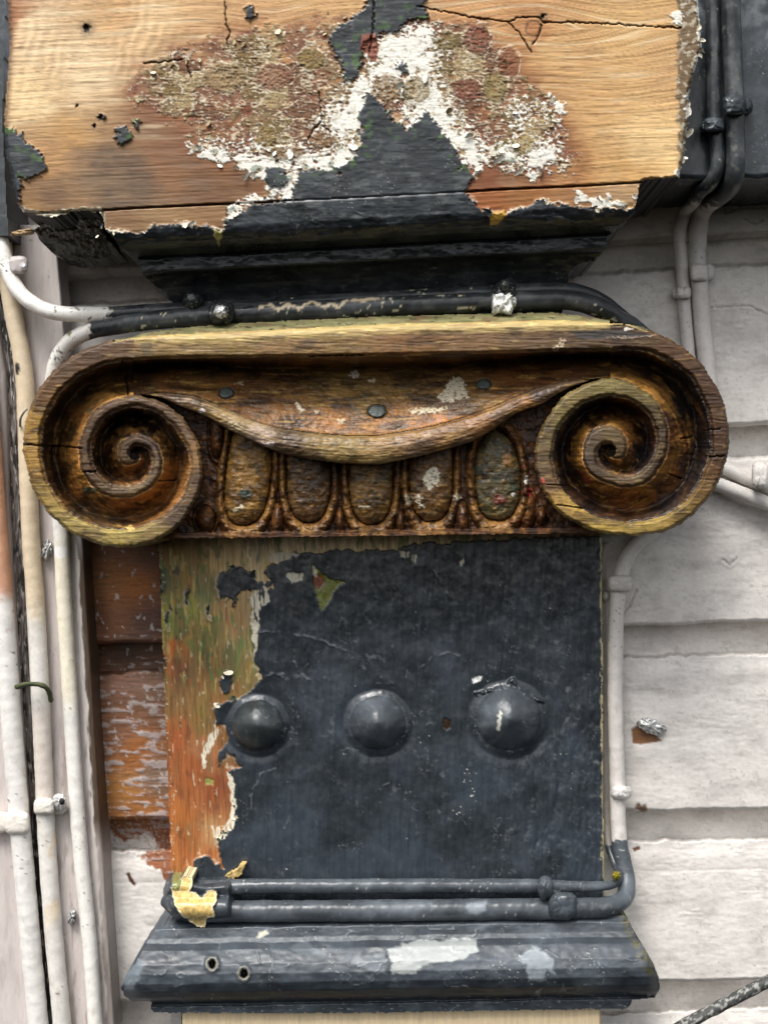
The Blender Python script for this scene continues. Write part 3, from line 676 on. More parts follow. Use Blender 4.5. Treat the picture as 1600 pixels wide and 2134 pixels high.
# ------------------------------------------------------------------ the carved Ionic capital
X, Y = grid(40, 1526, 642, 1148, 1.6)
H0 = 0.085
edgew = 2.0 * N(X, Y, 12, 9, 3, 2) + 2.6 * N(X, Y, 40, 40, 2, 3)
VL = dict(c=(280, 950), phi=[0, 20, 45, 70, 90, 112, 135, 160, 180, 205, 225, 250, 270, 295, 315, 340, 360, 405, 450, 495, 540, 585, 630, 675, 720, 765, 810, 855, 900, 1100],
          ro=[248, 246, 246, 240, 231, 221, 211, 199, 191, 177, 164, 150, 140, 131, 126, 125, 126, 124, 115, 106, 84, 69, 57, 48, 42, 39, 36, 28, 16, 0],
          ri=[200, 202, 205, 201, 194, 186, 177, 161, 150, 139, 132, 122, 115, 106, 101, 102, 104, 100, 90, 79, 61, 46, 34, 27, 20, 14, 8, 0, 0, 0])
VR = dict(c=(1272, 940), phi=[0, 20, 45, 70, 90, 112, 135, 160, 180, 205, 225, 250, 270, 295, 315, 340, 360, 405, 450, 495, 540, 585, 630, 675, 720, 765, 810, 855, 900, 1100],
          ro=[268, 266, 263, 256, 246, 230, 212, 188, 174, 168, 166, 162, 158, 152, 150, 150, 152, 140, 117, 98, 69, 62, 59, 57, 53, 44, 35, 24, 12, 0],
          ri=[209, 222, 228, 218, 208, 194, 178, 156, 143, 134, 129, 125, 121, 117, 115, 115, 116, 112, 93, 69, 40, 34, 29, 22, 14, 6, 0, 0, 0, 0])
def volute(v, sgn):
    cx, cy = v['c']; dx, dy = X - cx, cy - Y
    r = np.hypot(dx, dy) + edgew
    th = np.degrees(np.arctan2(sgn * dx, dy)) % 360
    Ro = [np.interp(th + 360 * k, v['phi'], v['ro']) for k in range(4)]
    Ri = [np.interp(th + 360 * k, v['phi'], v['ri']) for k in range(4)]
    ins = r < Ro[0]
    band = np.zeros(X.shape, bool); h = np.full(X.shape, H0 - .03); t_ch = np.full(X.shape, -1.0); turn = np.zeros(X.shape)
    for k in range(3):
        hb = H0 - 0.009 * (th / 360 + k) + 0.004
        b = (r <= Ro[k]) & (r >= Ri[k])
        e_ = np.minimum(Ro[k] - r, r - Ri[k])
        h = np.where(b, hb - 0.0045 * ss(9, 0, e_) ** 1.6, h); band |= b; turn = np.where(b, k + th / 360, turn)
        c_ = (r < Ri[k]) & (r > Ro[k + 1])
        gap = np.maximum(Ri[k] - Ro[k + 1], 1); t = (Ri[k] - r) / gap
        d = 0.041 * np.clip(gap / 62, 0.40, 1.0)
        hn = H0 - 0.009 * (th / 360 + k + 1) + 0.004
        wall_ = ss(0, 1, np.clip(t / .34, 0, 1)) ** .8                       # sloping side of the scroll
        floor_ = np.clip((t - .34) / .66, 0, 1)
        g = np.maximum(d * wall_ * (1 - 0.95 * floor_ ** 1.35), .0040)
        h = np.where(c_, (hb * (1 - t) + hn * t) - g, h); t_ch = np.where(c_, t, t_ch); turn = np.where(c_, k + th / 360, turn)
    core = (r < 30)
    return ins, band, h, t_ch, r, th, turn
inL, bL, hL, tL, rL, thL, kL = volute(VL, -1)
inR, bR, hR, tR, rR, thR, kR = volute(VR, 1)
# the eyes end in a pit
hL = np.where(rL < 9, H0 - .036, hL)
hR = np.where(rR < 13, H0 - .040, hR)

ytop = itp(X, [(240, 712), (280, 699), (300, 692), (400, 680), (500, 672), (800, 658), (1000, 653), (1150, 650), (1200, 655), (1250, 663), (1310, 672), (1350, 690)]) + 2 * N(X, X * 0, 20, 20, 4, 5)
yfr = itp(X, [(240, 713), (280, 706), (400, 706), (500, 703), (800, 688), (1000, 683), (1150, 679), (1300, 676), (1345, 690)]) + 1.5 * N(X, X * 0 + 9, 30, 30, 3, 6)
yrb = itp(X, [(280, 751), (350, 747), (800, 741), (1000, 737), (1200, 731), (1272, 731)]) + 1.2 * N(X, X * 0 + 5, 24, 24, 3, 7)
ys = itp(X, [(280, 822), (325, 816), (372, 820), (400, 822), (437, 834), (475, 852), (512, 870), (550, 882), (590, 892), (650, 900), (725, 906), (790, 905), (842, 897), (905, 885), (967, 867), (1030, 845), (1080, 822), (1130, 805), (1180, 791), (1240, 788)])
yb = itp(X, [(280, 823), (310, 823), (340, 830), (377, 848), (400, 856), (432, 869), (475, 895), (512, 912), (550, 930), (587, 945), (650, 958), (712, 966), (790, 968), (855, 955), (930, 937), (980, 922), (1017, 902), (1045, 884), (1075, 862), (1130, 842), (1165, 820), (1190, 806), (1240, 789)])
ybot = itp(X, [(300, 1124), (800, 1117), (1260, 1111)]) + 1.5 * N(X, X * 0 + 3, 14, 14, 3, 8)
mid = (X >= 280) & (X <= 1272)
vol = inL | inR
rim = mid & (Y >= ytop) & (Y < yrb) & ~(inL & (X < 280))
swag = mid & (Y >= ys) & (Y <= yb) & ~vol
canal = mid & (Y >= yrb) & (Y < ys) & ~vol
eggz = mid & (Y > yb) & (Y < ybot) & ~vol
inside = vol | rim | swag | canal | eggz
h = np.where(inL, hL, np.where(inR, hR, H0 - .03))
h = np.where(rim & ~vol, H0 + .004 - .0045 * ss(9, 0, yrb - Y) ** 1.6, h)
t = np.clip((Y - yrb) / np.maximum(ys - yrb, 1), 0, 1)
h = np.where(canal, H0 - .0005 - ss(0, .16, t) * .044 * (1 - .68 * np.clip((t - .16) / .84, 0, 1) ** .9), h)
u = np.clip((Y - ys) / np.maximum(yb - ys, 1), 0, 1)
thick = np.clip((yb - ys) / 50, 0, 1)
h = np.where(swag, H0 - .012 + .009 * thick * np.sin(np.pi * np.clip(u * .96 + .02, 0, 1)) ** .42 + .003 * thick * (u - .5) - .004 * np.exp(-((Y - ys - 3) / 2.5) ** 2), h)
# egg and dart
base = H0 - .036 + .001 * N(X, Y, 16, 16, 3, 9)
EG = [(516, 1002, 47, 92, 230), (643, 994, 46, 94, 500), (773, 1000, 46, 92, 500), (898, 988, 46, 98, 500), (1037, 992, 48, 92, 94)]
egh = base.copy(); eggid = np.full(X.shape, -1); ringid = np.full(X.shape, -1)
for i, (ex, ey, rx, ry, ru) in enumerate(EG):
    sk = -0.10 * (Y - ey) * (i == 0) + 0.06 * (Y - ey) * (i == 4) * (Y < ey)
    pe = np.where(Y > ey, 2.5, 2.0); rr = (np.abs((X - ex - sk) / rx) ** pe + np.abs((Y - ey) / np.where(Y < ey, ru, ry)) ** pe) ** (1 / pe) + .02 * N(X, Y, 14, 14, 3, 12 + i)
    eg = base + .003 + .0085 * np.sqrt(np.clip(1 - rr ** 3.4, 0, 1)) + .0004 * N(X, Y, 18, 14, 3, 32)
    m = rr < 1.0
    egh = np.where(m, np.maximum(eg, egh), egh); eggid = np.where(m, i, eggid)
    q = (rr - 1.01) / .36; rg = (q > 0) & (q < 1)
    rh = base + (.0095 + .002 * N(X, Y, 14, 12, 4, 33)) * np.sin(np.pi * np.clip(q, 0, 1)) ** .5
    egh = np.where(rg & ~m, np.maximum(egh, rh), egh); ringid = np.where(rg & (eggid < 0), i, ringid)
DT = [(428, 1082, 21, 28), (578, 1082, 13, 34), (708, 1086, 9, 30), (834, 1086, 9, 26), (963, 1080, 14, 36), (1100, 1066, 17, 40), (452, 905, 16, 50), (1128, 1075, 12, 20)]
dart = np.full(X.shape, -1)
for dx, dy, rx, ry in DT:
    rr = np.hypot((X - dx) / rx, (Y - dy) / ry) + .05 * N(X, Y, 9, 9, 3, 31)
    eh = base + .014 * np.sqrt(np.clip(1 - rr ** 2, 0, 1)) + .003 * np.exp(-((rr - 1.15) / .1) ** 2)
    dm = (rr < 1) & (eggid < 0) & (ringid < 0); dart = np.where(dm & (dart < 0), DT.index((dx, dy, rx, ry)), dart)
    egh = np.where((eggid < 0) & (ringid < 0), np.maximum(egh, eh), egh)
fil = eggz & (Y > ybot - 13)
egh = np.where(fil, H0 - .026, egh)
h = np.where(eggz, egh, h)
# chamfered, weathered top
bev = (rim | vol) & (X > 236) & (X < 1352) & (Y < yfr)
q = np.clip((yfr - Y) / np.maximum(yfr - ytop, 3), 0, 1)
h = np.where(bev, H0 + .004 - .004 * q - .028 * ss(.25, 1, q), h)

front = (bL | bR | (rim & ~vol)) & ~bev
carved = (inside & ~front & ~bev)
# surface: tool marks and grain
gy = Y - 0.02 * X + 6 * N(X, Y, 160, 80, 3, 15)
rc = np.where(inL, rL, rR); tc = np.where(inL, thL, thR) * 1.9
kk = np.where(inL, kL, kR) * 640
arc = np.where(vol, N(rc, kk, 3.6, 70, 4, 21), N(X, Y - ys * ss(0, 1, t), 80, 4.0, 4, 21))      # gouge marks along the scroll
gl = N(X, gy, 120, 6.5, 3, 22)
g1 = N(X, gy, 75, 3.6, 4, 16); g2 = N(X, gy, 26, 2.0, 3, 17)
tl = N(X, Y, 13, 8, 4, 18); bl = N(X, Y, 30, 22, 4, 19)
h = h + .00028 * g1 + .00014 * g2 + np.where(carved, np.where(eggz, .15, 1.0) * (.0005 * tl + .0006 * bl + .0005 * arc), .0003 * bl + .0003 * gl)

# ---- colours
rimA = [(75, 880, '#a3803c'), (70, 980, '#a4803f'), (90, 800, '#6e4e2b'), (130, 760, '#5e432c'), (200, 730, '#5a4331'), (260, 720, '#6a5038'), (330, 735, '#8d7447'), (330, 712, '#a48a5c'),
        (90, 1050, '#a58c4c'), (150, 1100, '#a39152'), (250, 1122, '#ab9a55'), (330, 1115, '#8f7c4c'), (375, 1080, '#544334'), (405, 1000, '#57432f'), (408, 950, '#8a6a44'), (395, 900, '#644d37'),
        (340, 850, '#5d4937'), (280, 835, '#5f4b36'), (210, 860, '#5a4635'), (178, 930, '#54402f'), (185, 990, '#57402c'), (240, 1022, '#6a583e'), (310, 1000, '#6b5a40'), (325, 955, '#6d5c42'), (300, 925, '#4c3a2b'),
        (450, 735, '#8f7848'), (600, 735, '#8a6d45'), (700, 735, '#8b7146'), (850, 725, '#86633c'), (1000, 715, '#7d6040'), (1100, 715, '#6d563c'), (1200, 710, '#54412f'), (1300, 710, '#4f3b28'),
        (1400, 740, '#553c26'), (1470, 800, '#4b3322'), (1500, 900, '#4e3520'), (1500, 980, '#573c20'), (1470, 1040, '#6e5429'), (1420, 1080, '#8d7638'), (1340, 1100, '#a08a45'), (1250, 1100, '#b4994c'), (1180, 1060, '#bb9a4d'),
        (1150, 1020, '#8a6b42'), (1130, 960, '#5d4b32'), (1135, 900, '#6f6038'), (1170, 840, '#7f7142'), (1260, 805, '#7d7345'), (1340, 830, '#6b603a'), (1375, 900, '#594a31'), (1360, 970, '#54452f'),
        (1290, 995, '#5c4a33'), (1225, 970, '#403328'), (1225, 910, '#4b3d2e'), (1280, 900, '#6a5a3f')]
C = idw(X, Y, rimA, 3.2, 14, 3)
C = C * (1 + .42 * g1 + .18 * g2 + .12 * bl + .30 * gl)[..., None] * np.array([.80, .76, .74])
C = lay(C, ss(.25, .7, g1 + .4 * gl) * .5, '#352417'); C = lay(C, ss(.3, .7, -N(X, gy, 50, 5, 4, 23)) * .32, '#c8aa6c'); C = lay(C, ss(.1, .5, N(X, Y, 40, 26, 5, 24)) * .5, '#57452f'); C = lay(C, ss(.3, .5, N(X, Y, 9, 5, 3, 34)) * .35, '#3a2a1a')
carA = [(110, 850, '#2c1d14'), (115, 930, '#2a1b12'), (130, 1000, '#3a2a1c'), (145, 900, '#4a3520'), (150, 950, '#8a5c2e'), (150, 1000, '#a26a34'), (160, 880, '#7c5128'), (180, 1060, '#54402a'), (250, 1070, '#8a5a34'), (320, 1050, '#92602f'),
        (240, 1090, '#6f5534'), (170, 800, '#40301f'), (220, 790, '#6b4d2b'), (270, 790, '#50351f'), (300, 770, '#3a2618'), (370, 980, '#8f6134'), (355, 930, '#4b3220'), (300, 880, '#241a16'), (230, 900, '#1c1512'), (215, 960, '#2c1e14'),
        (235, 950, '#6e4a26'), (260, 1000, '#7a5330'), (280, 940, '#3a3234'), (275, 965, '#7a5238'), (350, 790, '#6a4526'), (430, 770, '#4b3423'), (420, 800, '#7a5330'), (480, 800, '#6b4526'), (550, 770, '#4f3521'), (530, 840, '#6e4a2a'),
        (600, 800, '#7f5a30'), (600, 860, '#85592c'), (700, 800, '#86683a'), (700, 870, '#96602a'), (760, 830, '#87693c'), (800, 880, '#95622f'), (850, 790, '#7c5e36'), (900, 830, '#85633a'), (900, 870, '#a5672f'), (980, 790, '#6d4f2c'), (1000, 840, '#7f5c33'),
        (1080, 790, '#6f4422'), (1080, 760, '#5d3a20'), (1150, 770, '#5f3b20'), (1200, 770, '#573722'), (1280, 770, '#3f2b1e'), (1350, 790, '#2c221e'), (1420, 850, '#1c1c20'), (1455, 920, '#1b1b1f'), (1440, 980, '#3a3030'), (1390, 800, '#241f1e'),
        (1340, 800, '#54371f'), (1405, 920, '#7e5030'), (1420, 900, '#5b3c26'), (1400, 1000, '#7a4d29'), (1300, 1040, '#80502a'), (1350, 1040, '#8c5a2c'), (1380, 1050, '#4d403c'), (1230, 1040, '#4d2f1c'), (1180, 1000, '#2a1c14'), (1170, 920, '#20160f'),
        (1200, 930, '#4c2c18'), (1240, 860, '#3a2416'), (1300, 865, '#7a4a26'), (1320, 910, '#9a6434'), (1340, 900, '#2e2a2c'), (1345, 940, '#34333a'), (1300, 960, '#5c4022'), (1265, 945, '#2a2019')]
K = idw(X, Y, carA, 3.4, 18, 9)
gc = np.where(vol, .15, .34)
K = K * 1.15 * (1 + gc * g1 + .22 * tl + .22 * bl + .50 * arc)[..., None]
GU, GV = np.where(vol, kk, X), np.where(vol, rc, Y)
SU = np.where(vol, 40, 110)
K = lay(K, ss(.15, .5, N(GU, GV, SU, 14, 5, 25)) * np.where(canal, .35, .6), '#a8763c'); K = lay(K, ss(.12, .45, N(GU, GV, SU, 13, 5, 26)) * .72, '#22150d')
K = lay(K, ss(.22, .5, N(GU, GV, SU * .8, 7, 4, 27) + .4 * arc - .1) * .62, '#cfa45c'); K = lay(K, ss(.45, .6, N(X, Y, 22, 16, 4, 28)) * .5, '#3c4434')
# swag streaks
swc = idw(X, Y, [(350, 825, '#4f3d30'), (420, 845, '#5f4b3b'), (440, 862, '#8a7350'), (500, 895, '#8a7860'), (540, 920, '#a28e84'), (590, 915, '#5a4a3c'), (600, 935, '#5c4c3d'), (650, 945, '#756346'), (720, 940, '#84704a'), (720, 960, '#7c6844'), (800, 930, '#8a6c48'),
                 (800, 955, '#7d6a48'), (860, 920, '#84664a'), (870, 945, '#564538'), (930, 910, '#82603e'), (960, 925, '#584737'), (1000, 880, '#7b5632'), (1060, 850, '#6c5340'), (1120, 825, '#564539'), (1100, 850, '#9a7048'), (1160, 805, '#5c4a3a')], 3.4, 10, 12)
su = N(X, (Y - ys) + 0 * X, 110, 4.0, 4, 29)
K = np.where(swag[..., None], lay(lay(swc * np.array([1.05, 1.0, .86]) * (1 + .62 * su + .2 * tl)[..., None], ss(.2, .5, su) * .5, '#33241a'), ss(.15, .5, N(X, Y - ys, 70, 8, 4, 36)) * .5, '#a5834c'), K)
# eggs
egc = [('#75592f', '#96723c', '#4a3a22'), ('#4f3a26', '#6a5030', '#2e2419'), ('#664d2a', '#86653a', '#3c3524'), ('#5f4629', '#7a5d34', '#33291d'), ('#4c4632', '#5d5238', '#3d463c')]
for i, (c0, c1, c2) in enumerate(egc):
    m = eggz & (eggid == i)
    q = lin(c0) * np.array([1.12, 1.0, .85]) * (1 + .25 * g1 + .12 * tl)[..., None]
    q = lay(q, ss(0, .4, N(X, Y, 26, 40, 4, 40 + i)) * .7, c1); q = lay(q, ss(.1, .35, N(X, Y, 24, 24, 4, 50 + i)) * .75, c2)
    q = lay(q, ss(.1, .5, N(X, Y, 46, 40, 4, 61 + i)) * .55, '#2f1e11'); q = lay(q, ss(.25, .5, N(X, Y, 16, 8, 4, 66 + i)) * .6, '#a67c40')
    K = np.where(m[..., None], q, K)
m = eggz & (eggid < 0)
bgc = lin('#55351c') * (1 + .5 * tl + .3 * bl)[..., None]
bgc = lay(bgc, ss(.0, .4, N(X, Y, 20, 26, 4, 55)) * .8, '#1c110b'); bgc = lay(bgc, ss(.2, .5, N(X, Y, 18, 20, 4, 56)) * .6, '#8a5a2c')
bgc = np.where((ringid >= 0)[..., None], lay(bgc, ss(-.3, .3, N(X, Y, 16, 30, 4, 57)) * .75, lin('#8f6836') * (1 + .4 * tl)[..., None]), bgc)
bgc = lay(bgc, ss(.42, .5, N(X, Y, 14, 14, 3, 58)) * ss(900, 1060, X) * .8, '#6a2a20')
K = np.where(m[..., None], bgc, K)
# old black residue on the right scroll's sides; left scroll and panel darkened alike
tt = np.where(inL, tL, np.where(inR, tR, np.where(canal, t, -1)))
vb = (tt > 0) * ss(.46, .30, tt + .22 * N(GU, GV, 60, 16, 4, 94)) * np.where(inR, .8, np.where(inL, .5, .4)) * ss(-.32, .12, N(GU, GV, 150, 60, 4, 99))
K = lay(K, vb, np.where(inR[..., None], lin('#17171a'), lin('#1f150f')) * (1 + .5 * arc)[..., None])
gld = (tt > .0) * ss(.60, .85, tt + .2 * N(GU, GV, 50, 12, 4, 95)) * ss(-.35, .25, N(GU, GV, 90, 30, 3, 96)) * .75 * vol
K = lay(K, gld, lin('#b8823e') * (1 + .3 * arc)[..., None])
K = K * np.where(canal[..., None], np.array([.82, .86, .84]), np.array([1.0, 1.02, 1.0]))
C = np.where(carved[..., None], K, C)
# weathered top: moss and grey
tp = lin('#85805a') * (1 + .3 * g1 + .2 * tl)[..., None]
tp = lay(tp, ss(0, .4, N(X, Y, 60, 9, 4, 59)) * .7, '#5c5f3c'); tp = lay(tp, ss(.1, .4, N(X, Y, 50, 7, 4, 60)) * .6, '#6d4f3a'); tp = lay(tp, ss(.45, .6, N(X, Y, 20, 6, 3, 61)), '#1d2019')
pale = lin('#b09a62') * (1 + .3 * g1)[..., None]
pale = lay(pale, ss(.1, .5, N(X, Y, 90, 8, 4, 62)) * .6, '#94714e'); pale = lay(pale, ss(.3, .6, N(X, Y, 40, 6, 3, 63)), '#d8bd7a')
C = np.where(bev[..., None], np.where((q_ := np.clip((yfr - Y) / np.maximum(yfr - ytop, 3), 0, 1))[..., None] > .42, tp, pale), C)
pb = rim & ~vol & (Y < yfr + 14)
C = np.where((pb & ~bev)[..., None], lay(C, ss(14, 4, Y - yfr) * .75, pale), C)
C = lay(C, (ss(1, -1, sdf(X + 6 * tl, Y + 5 * bl, [(1190, 692), (1290, 684), (1352, 694), (1362, 700), (1290, 704), (1210, 706)])) * inside) * .85, '#3c3a38')
# thick dark stain lying in blotches over everything
bst = N(X, Y, 120, 46, 5, 100, .58)
C = lay(C, ss(.06, .36, bst) * inside * ~bev * .58, lin('#2a1a10') * (1 + .3 * g1)[..., None])
C = lay(C, ss(.16, .4, N(X, Y, 70, 34, 5, 101, .6)) * carved * .45, lin('#150d08'))
# arrises rubbed pale
cl = np.where(inL, rL, np.where(inR, rR, 0))
ar = (np.exp(-((Y - yrb) / 5) ** 2) * ((rim & ~vol) & (Y < yrb)) + ss(.45, .75, N(X, Y, 22, 8, 4, 98)) * front * .6) * ss(-.1, .4, N(X, Y, 60, 30, 4, 97))
C = lay(C, ar * .7, '#cda765')
# black scorch and stains with their own outlines on the rim
for p, c, s_ in (([(296, 712), (316, 708), (322, 740), (300, 744), (288, 728)], '#4a4432', .7), ([(60, 770), (120, 735), (220, 706), (250, 724), (180, 745), (130, 790), (100, 815), (70, 810)], '#4c3826', .45)):
    C = lay(C, ss(3, -5, sdf(X + 9 * tl, Y + 7 * bl, p)) * s_ * inside, c)
# paint specks and dowel plugs
R = .46 + .10 * bl + .12 * tl + np.where(carved, -.03, .06)
def spot(p, c, amt=1.0, wv=6, up=.0006, sd=0):
    global C, h, R
    m = ss(1.2, -1.2, sdf(X + wv * N(X, Y, 9, 7, 4, 80 + sd), Y + wv * N(X, Y, 9, 7, 4, 90 + sd), p)) * ss(-.5, -.2, N(X, Y, 7, 4, 3, 85 + sd)) * amt
    C = lay(C, m, lin(c) * (1 + .25 * N(X, Y, 6, 5, 3, 88))[..., None]); h = h + up * m
def blob(x, y, rx, ry): return [(x + rx * math.cos(k * .7854), y + ry * math.sin(k * .7854)) for k in range(8)]
spot([(912, 830), (932, 800), (944, 784), (962, 788), (970, 812), (980, 828), (950, 834), (930, 836)], '#c9bfa6', 1, 9)
spot([(855, 852), (890, 850), (930, 848), (926, 858), (880, 862), (858, 862)], '#cfc2a2', 1, 8)
spot(blob(738, 780, 10, 7), '#d8cfc0', 1, 5); spot(blob(775, 793, 8, 4), '#c9b99c', 1, 4); spot([(612, 838), (620, 838), (636, 856), (628, 860)], '#d2c4ac', 1, 4)
spot([(700, 872), (722, 874), (716, 882), (704, 880)], '#c8b99a', 1, 6); spot(blob(660, 858, 5, 4), '#d0c0a4', 1, 4); spot(blob(498, 798, 12, 4), '#a89478', 1, 6)
spot([(880, 1000), (890, 980), (908, 974), (918, 990), (910, 1010), (898, 1020), (884, 1014)], '#d8cfb8', 1, 8); spot([(862, 1030), (880, 1034), (876, 1044), (884, 1060), (872, 1056)], '#c9bea6', 1, 8)
spot(blob(850, 1040, 8, 14), '#b7aa90', 1, 8); spot(blob(952, 1036, 10, 8), '#c2b49a', 1, 7); spot(blob(1097, 1000, 6, 10), '#cfc8bc', 1, 4); spot(blob(1102, 1024, 8, 10), '#7a2a22', .9, 5)
spot(blob(1130, 1002, 7, 6), '#9a4a3c', 1, 3); spot([(1205, 980), (1216, 984), (1232, 1000), (1236, 1012), (1220, 1006)], '#8a3a2e', .9, 4); spot(blob(1060, 960, 12, 14), '#8a6230', .8, 8)
spot(blob(1040, 1042, 16, 10), '#6e3228', .8, 9); spot(blob(1070, 1030, 5, 5), '#c8c2b2', 1, 4); spot(blob(510, 1028, 15, 10), '#39433f', 1, 5); spot([(482, 1062), (506, 1052), (512, 1058), (490, 1066)], '#cdbf9e', 1, 4)
spot([(545, 925), (560, 918), (572, 926), (560, 932)], '#c9b7b0', 1, 6); spot(blob(422, 856, 7, 4), '#cfc8c8', 1, 3); spot([(470, 878), (500, 884), (510, 896), (490, 894)], '#b7a680', .8, 7)
spot(blob(758, 1056, 12, 3), '#b8aa90', 1, 3); spot(blob(1310, 686, 10, 3), '#d9cfc4', 1, 4); spot([(1260, 702), (1330, 702), (1366, 696), (1362, 700), (1300, 706)], '#b09a88', .8, 4)
spot([(840, 742), (850, 738), (856, 752), (848, 748)], '#a28c74', 1, 4); spot([(1150, 728), (1164, 716), (1168, 706), (1178, 708), (1176, 722), (1160, 732)], '#a8937c', 1, 5)
spot([(262, 1100), (272, 1092), (280, 1104), (268, 1108)], '#d2b468', .9, 4); spot(blob(187, 1022, 16, 8), '#3e4c3c', 1, 5)
PLUG = [(472, 819, 15), (785, 857, 19), (1008, 801, 15), (1032, 978, 6)]
for px, py, pr in PLUG[:3]:
    d = np.hypot((X - px), (Y - py) * 1.35) + 3 * tl
    m = ss(pr + 1, pr - 2, d); C = lay(C, m, lin('#4e5552') * (1 + .35 * N(X, Y, 6, 6, 3, 89))[..., None]); C = lay(C, np.exp(-((d - pr) / 2) ** 2) * .8, '#1c1a16')
    h = h + .0015 * m - .002 * np.exp(-((d - pr) / 2) ** 2)
# checks in the timber
for pts, wd in (([(44, 926), (90, 929), (130, 930), (170, 934)], 1.9), ([(262, 785), (265, 800), (267, 822)], 1.8), ([(176, 983), (200, 983)], 1.0), ([(1478, 952), (1516, 950)], 1.2), ([(330, 1003), (365, 1000)], 1.6),
                ([(1392, 986), (1420, 998)], 1.3), ([(1418, 914), (1442, 910)], 1.2), ([(1140, 1010), (1180, 1012)], .8), ([(1160, 1052), (1240, 1062)], .8), ([(1466, 896), (1500, 894)], .9), ([(640, 742), (760, 739)], .8)):
    d = seg(X, Y + 1.5 * N(X, Y, 12, 12, 2, 91), pts); m = ss(wd + .9, wd * .4, d)
    C = lay(C, m * .92, '#0d0906'); h = h - .004 * m
C = lay(C, (rL < 14) * ss(-.2, .4, N(X, Y, 14, 14, 3, 93)) * (Y < 955) * .7, '#3f3d40')
R = np.clip(R, .22, .8)

# ---- split into its carved parts
lab = np.full(X.shape, 0)
lab[canal] = 1; lab[swag] = 2; lab[eggz] = 3; lab[inL] = 4; lab[inR] = 5
for i in range(5): lab[eggz & (ringid == i)] = 6 + i; lab[eggz & (eggid == i)] = 11 + i
lab[fil] = 16
for i in range(len(DT)): lab[eggz & (dart == i) & ~fil] = 17 + i
cap = thing('ionic_capital', 790, 1117, .04, 'carved wooden Ionic capital with two scroll volutes and an egg-and-dart band, stripped brown', 'capital')
names = ['abacus_rim', 'canalis_panel', 'festoon_roll', 'echinus_ground', 'volute', 'volute'] + ['egg_border'] * 5 + ['egg'] * 5 + ['bottom_fillet'] + ['dart'] * len(DT)
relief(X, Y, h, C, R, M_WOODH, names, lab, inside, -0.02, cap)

# ------------------------------------------------------------------ pilaster shaft
X, Y = grid(322, 1264, 1098, 1926, 2.0)
wig = lambda s, a_, sx, sy=None: a_ * N(X, Y, sx, sy or sx, 4, s)
xl = itp(Y, [(1098, 328), (1125, 329), (1830, 357), (1850, 358)]) + 1.5 * N(Y, Y * 0, 18, 18, 3, 1)
xr = itp(Y, [(1098, 1254), (1400, 1256), (1850, 1259)]) + 1.6 * N(Y, Y * 0 + 7, 14, 14, 4, 2)
keep = (X > xl) & (X < xr)
gx = X - 0.03 * (Y - 1400) + 5 * N(X, Y, 80, 260, 3, 3)
g1 = N(gx, Y, 3.6, 110, 4, 4); g2 = N(gx, Y, 2.2, 40, 3, 5); g3 = N(gx, Y, 13, 150, 4, 6)
wd = idw(X, Y, [(345, 1150, '#8a6a32'), (450, 1140, '#e0be82'), (530, 1135, '#f4dcae'), (560, 1160, '#f0d4a0'), (480, 1170, '#e6c48c'), (420, 1170, '#b08a50'), (700, 1130, '#ffe4b4'), (800, 1132, '#fadcaa'), (620, 1130, '#ffe6ba'), (335, 1200, '#4f5a34'), (380, 1200, '#a08040'), (400, 1270, '#a09a48'), (430, 1230, '#7c8050'), (480, 1290, '#b89060'),
                (350, 1300, '#9c9444'), (500, 1350, '#8a8250'), (362, 1350, '#b86024'), (430, 1330, '#847a3e'), (380, 1400, '#7a4a2a'), (450, 1400, '#80602f'), (505, 1400, '#80703c'), (380, 1460, '#8c6a3c'), (420, 1500, '#857038'), (370, 1540, '#a85a2a'),
                (400, 1600, '#9c5628'), (450, 1650, '#8a4a26'), (380, 1700, '#a8632c'), (440, 1740, '#b08456'), (390, 1770, '#a05c2a'), (420, 1560, '#a87048'), (470, 1480, '#8c5c30'), (370, 1800, '#b06c36'), (440, 1790, '#b8703a')], 3.2, 16, 2, 1.25, .8)
wd = wd * .84
C = wd * (1 + .46 * g1 + .22 * g2 + .28 * g3)[..., None]
up = ss(1480, 1400, Y)
C = lay(C, ss(.25, .5, N(gx, Y, 12, 60, 4, 7)) * up * .6, '#c9b06a'); C = lay(C, ss(.2, .5, N(gx, Y, 14, 55, 4, 8)) * up * .75, '#5f7a3a'); C = lay(C, ss(.22, .34, N(gx, Y, 26, 90, 3, 15)) * ss(1460, 1380, Y) * .5, '#35502f')
C = lay(C, ss(.3, .5, N(gx, Y, 9, 40, 4, 9)) * .35, '#b5652c'); C = lay(C, ss(.15, .5, N(gx, Y, 22, 90, 4, 14)) * .5, '#6a5a34'); C = lay(C, ss(.35, .5, N(gx, Y, 16, 30, 4, 10)) * ss(420, 340, X) * up, '#26302a')
C = lay(C, ss(.25, .6, N(gx, Y, 20, 45, 4, 12)) * ss(1350, 1500, Y) * .5, '#5b3220'); C = lay(C, ss(.45, .6, N(gx, Y, 8, 26, 4, 13)) * .55, '#d2bfa0')
R = .55 + .12 * g1
Z = .0004 * g1 + .0002 * g2 + .0004 * g3
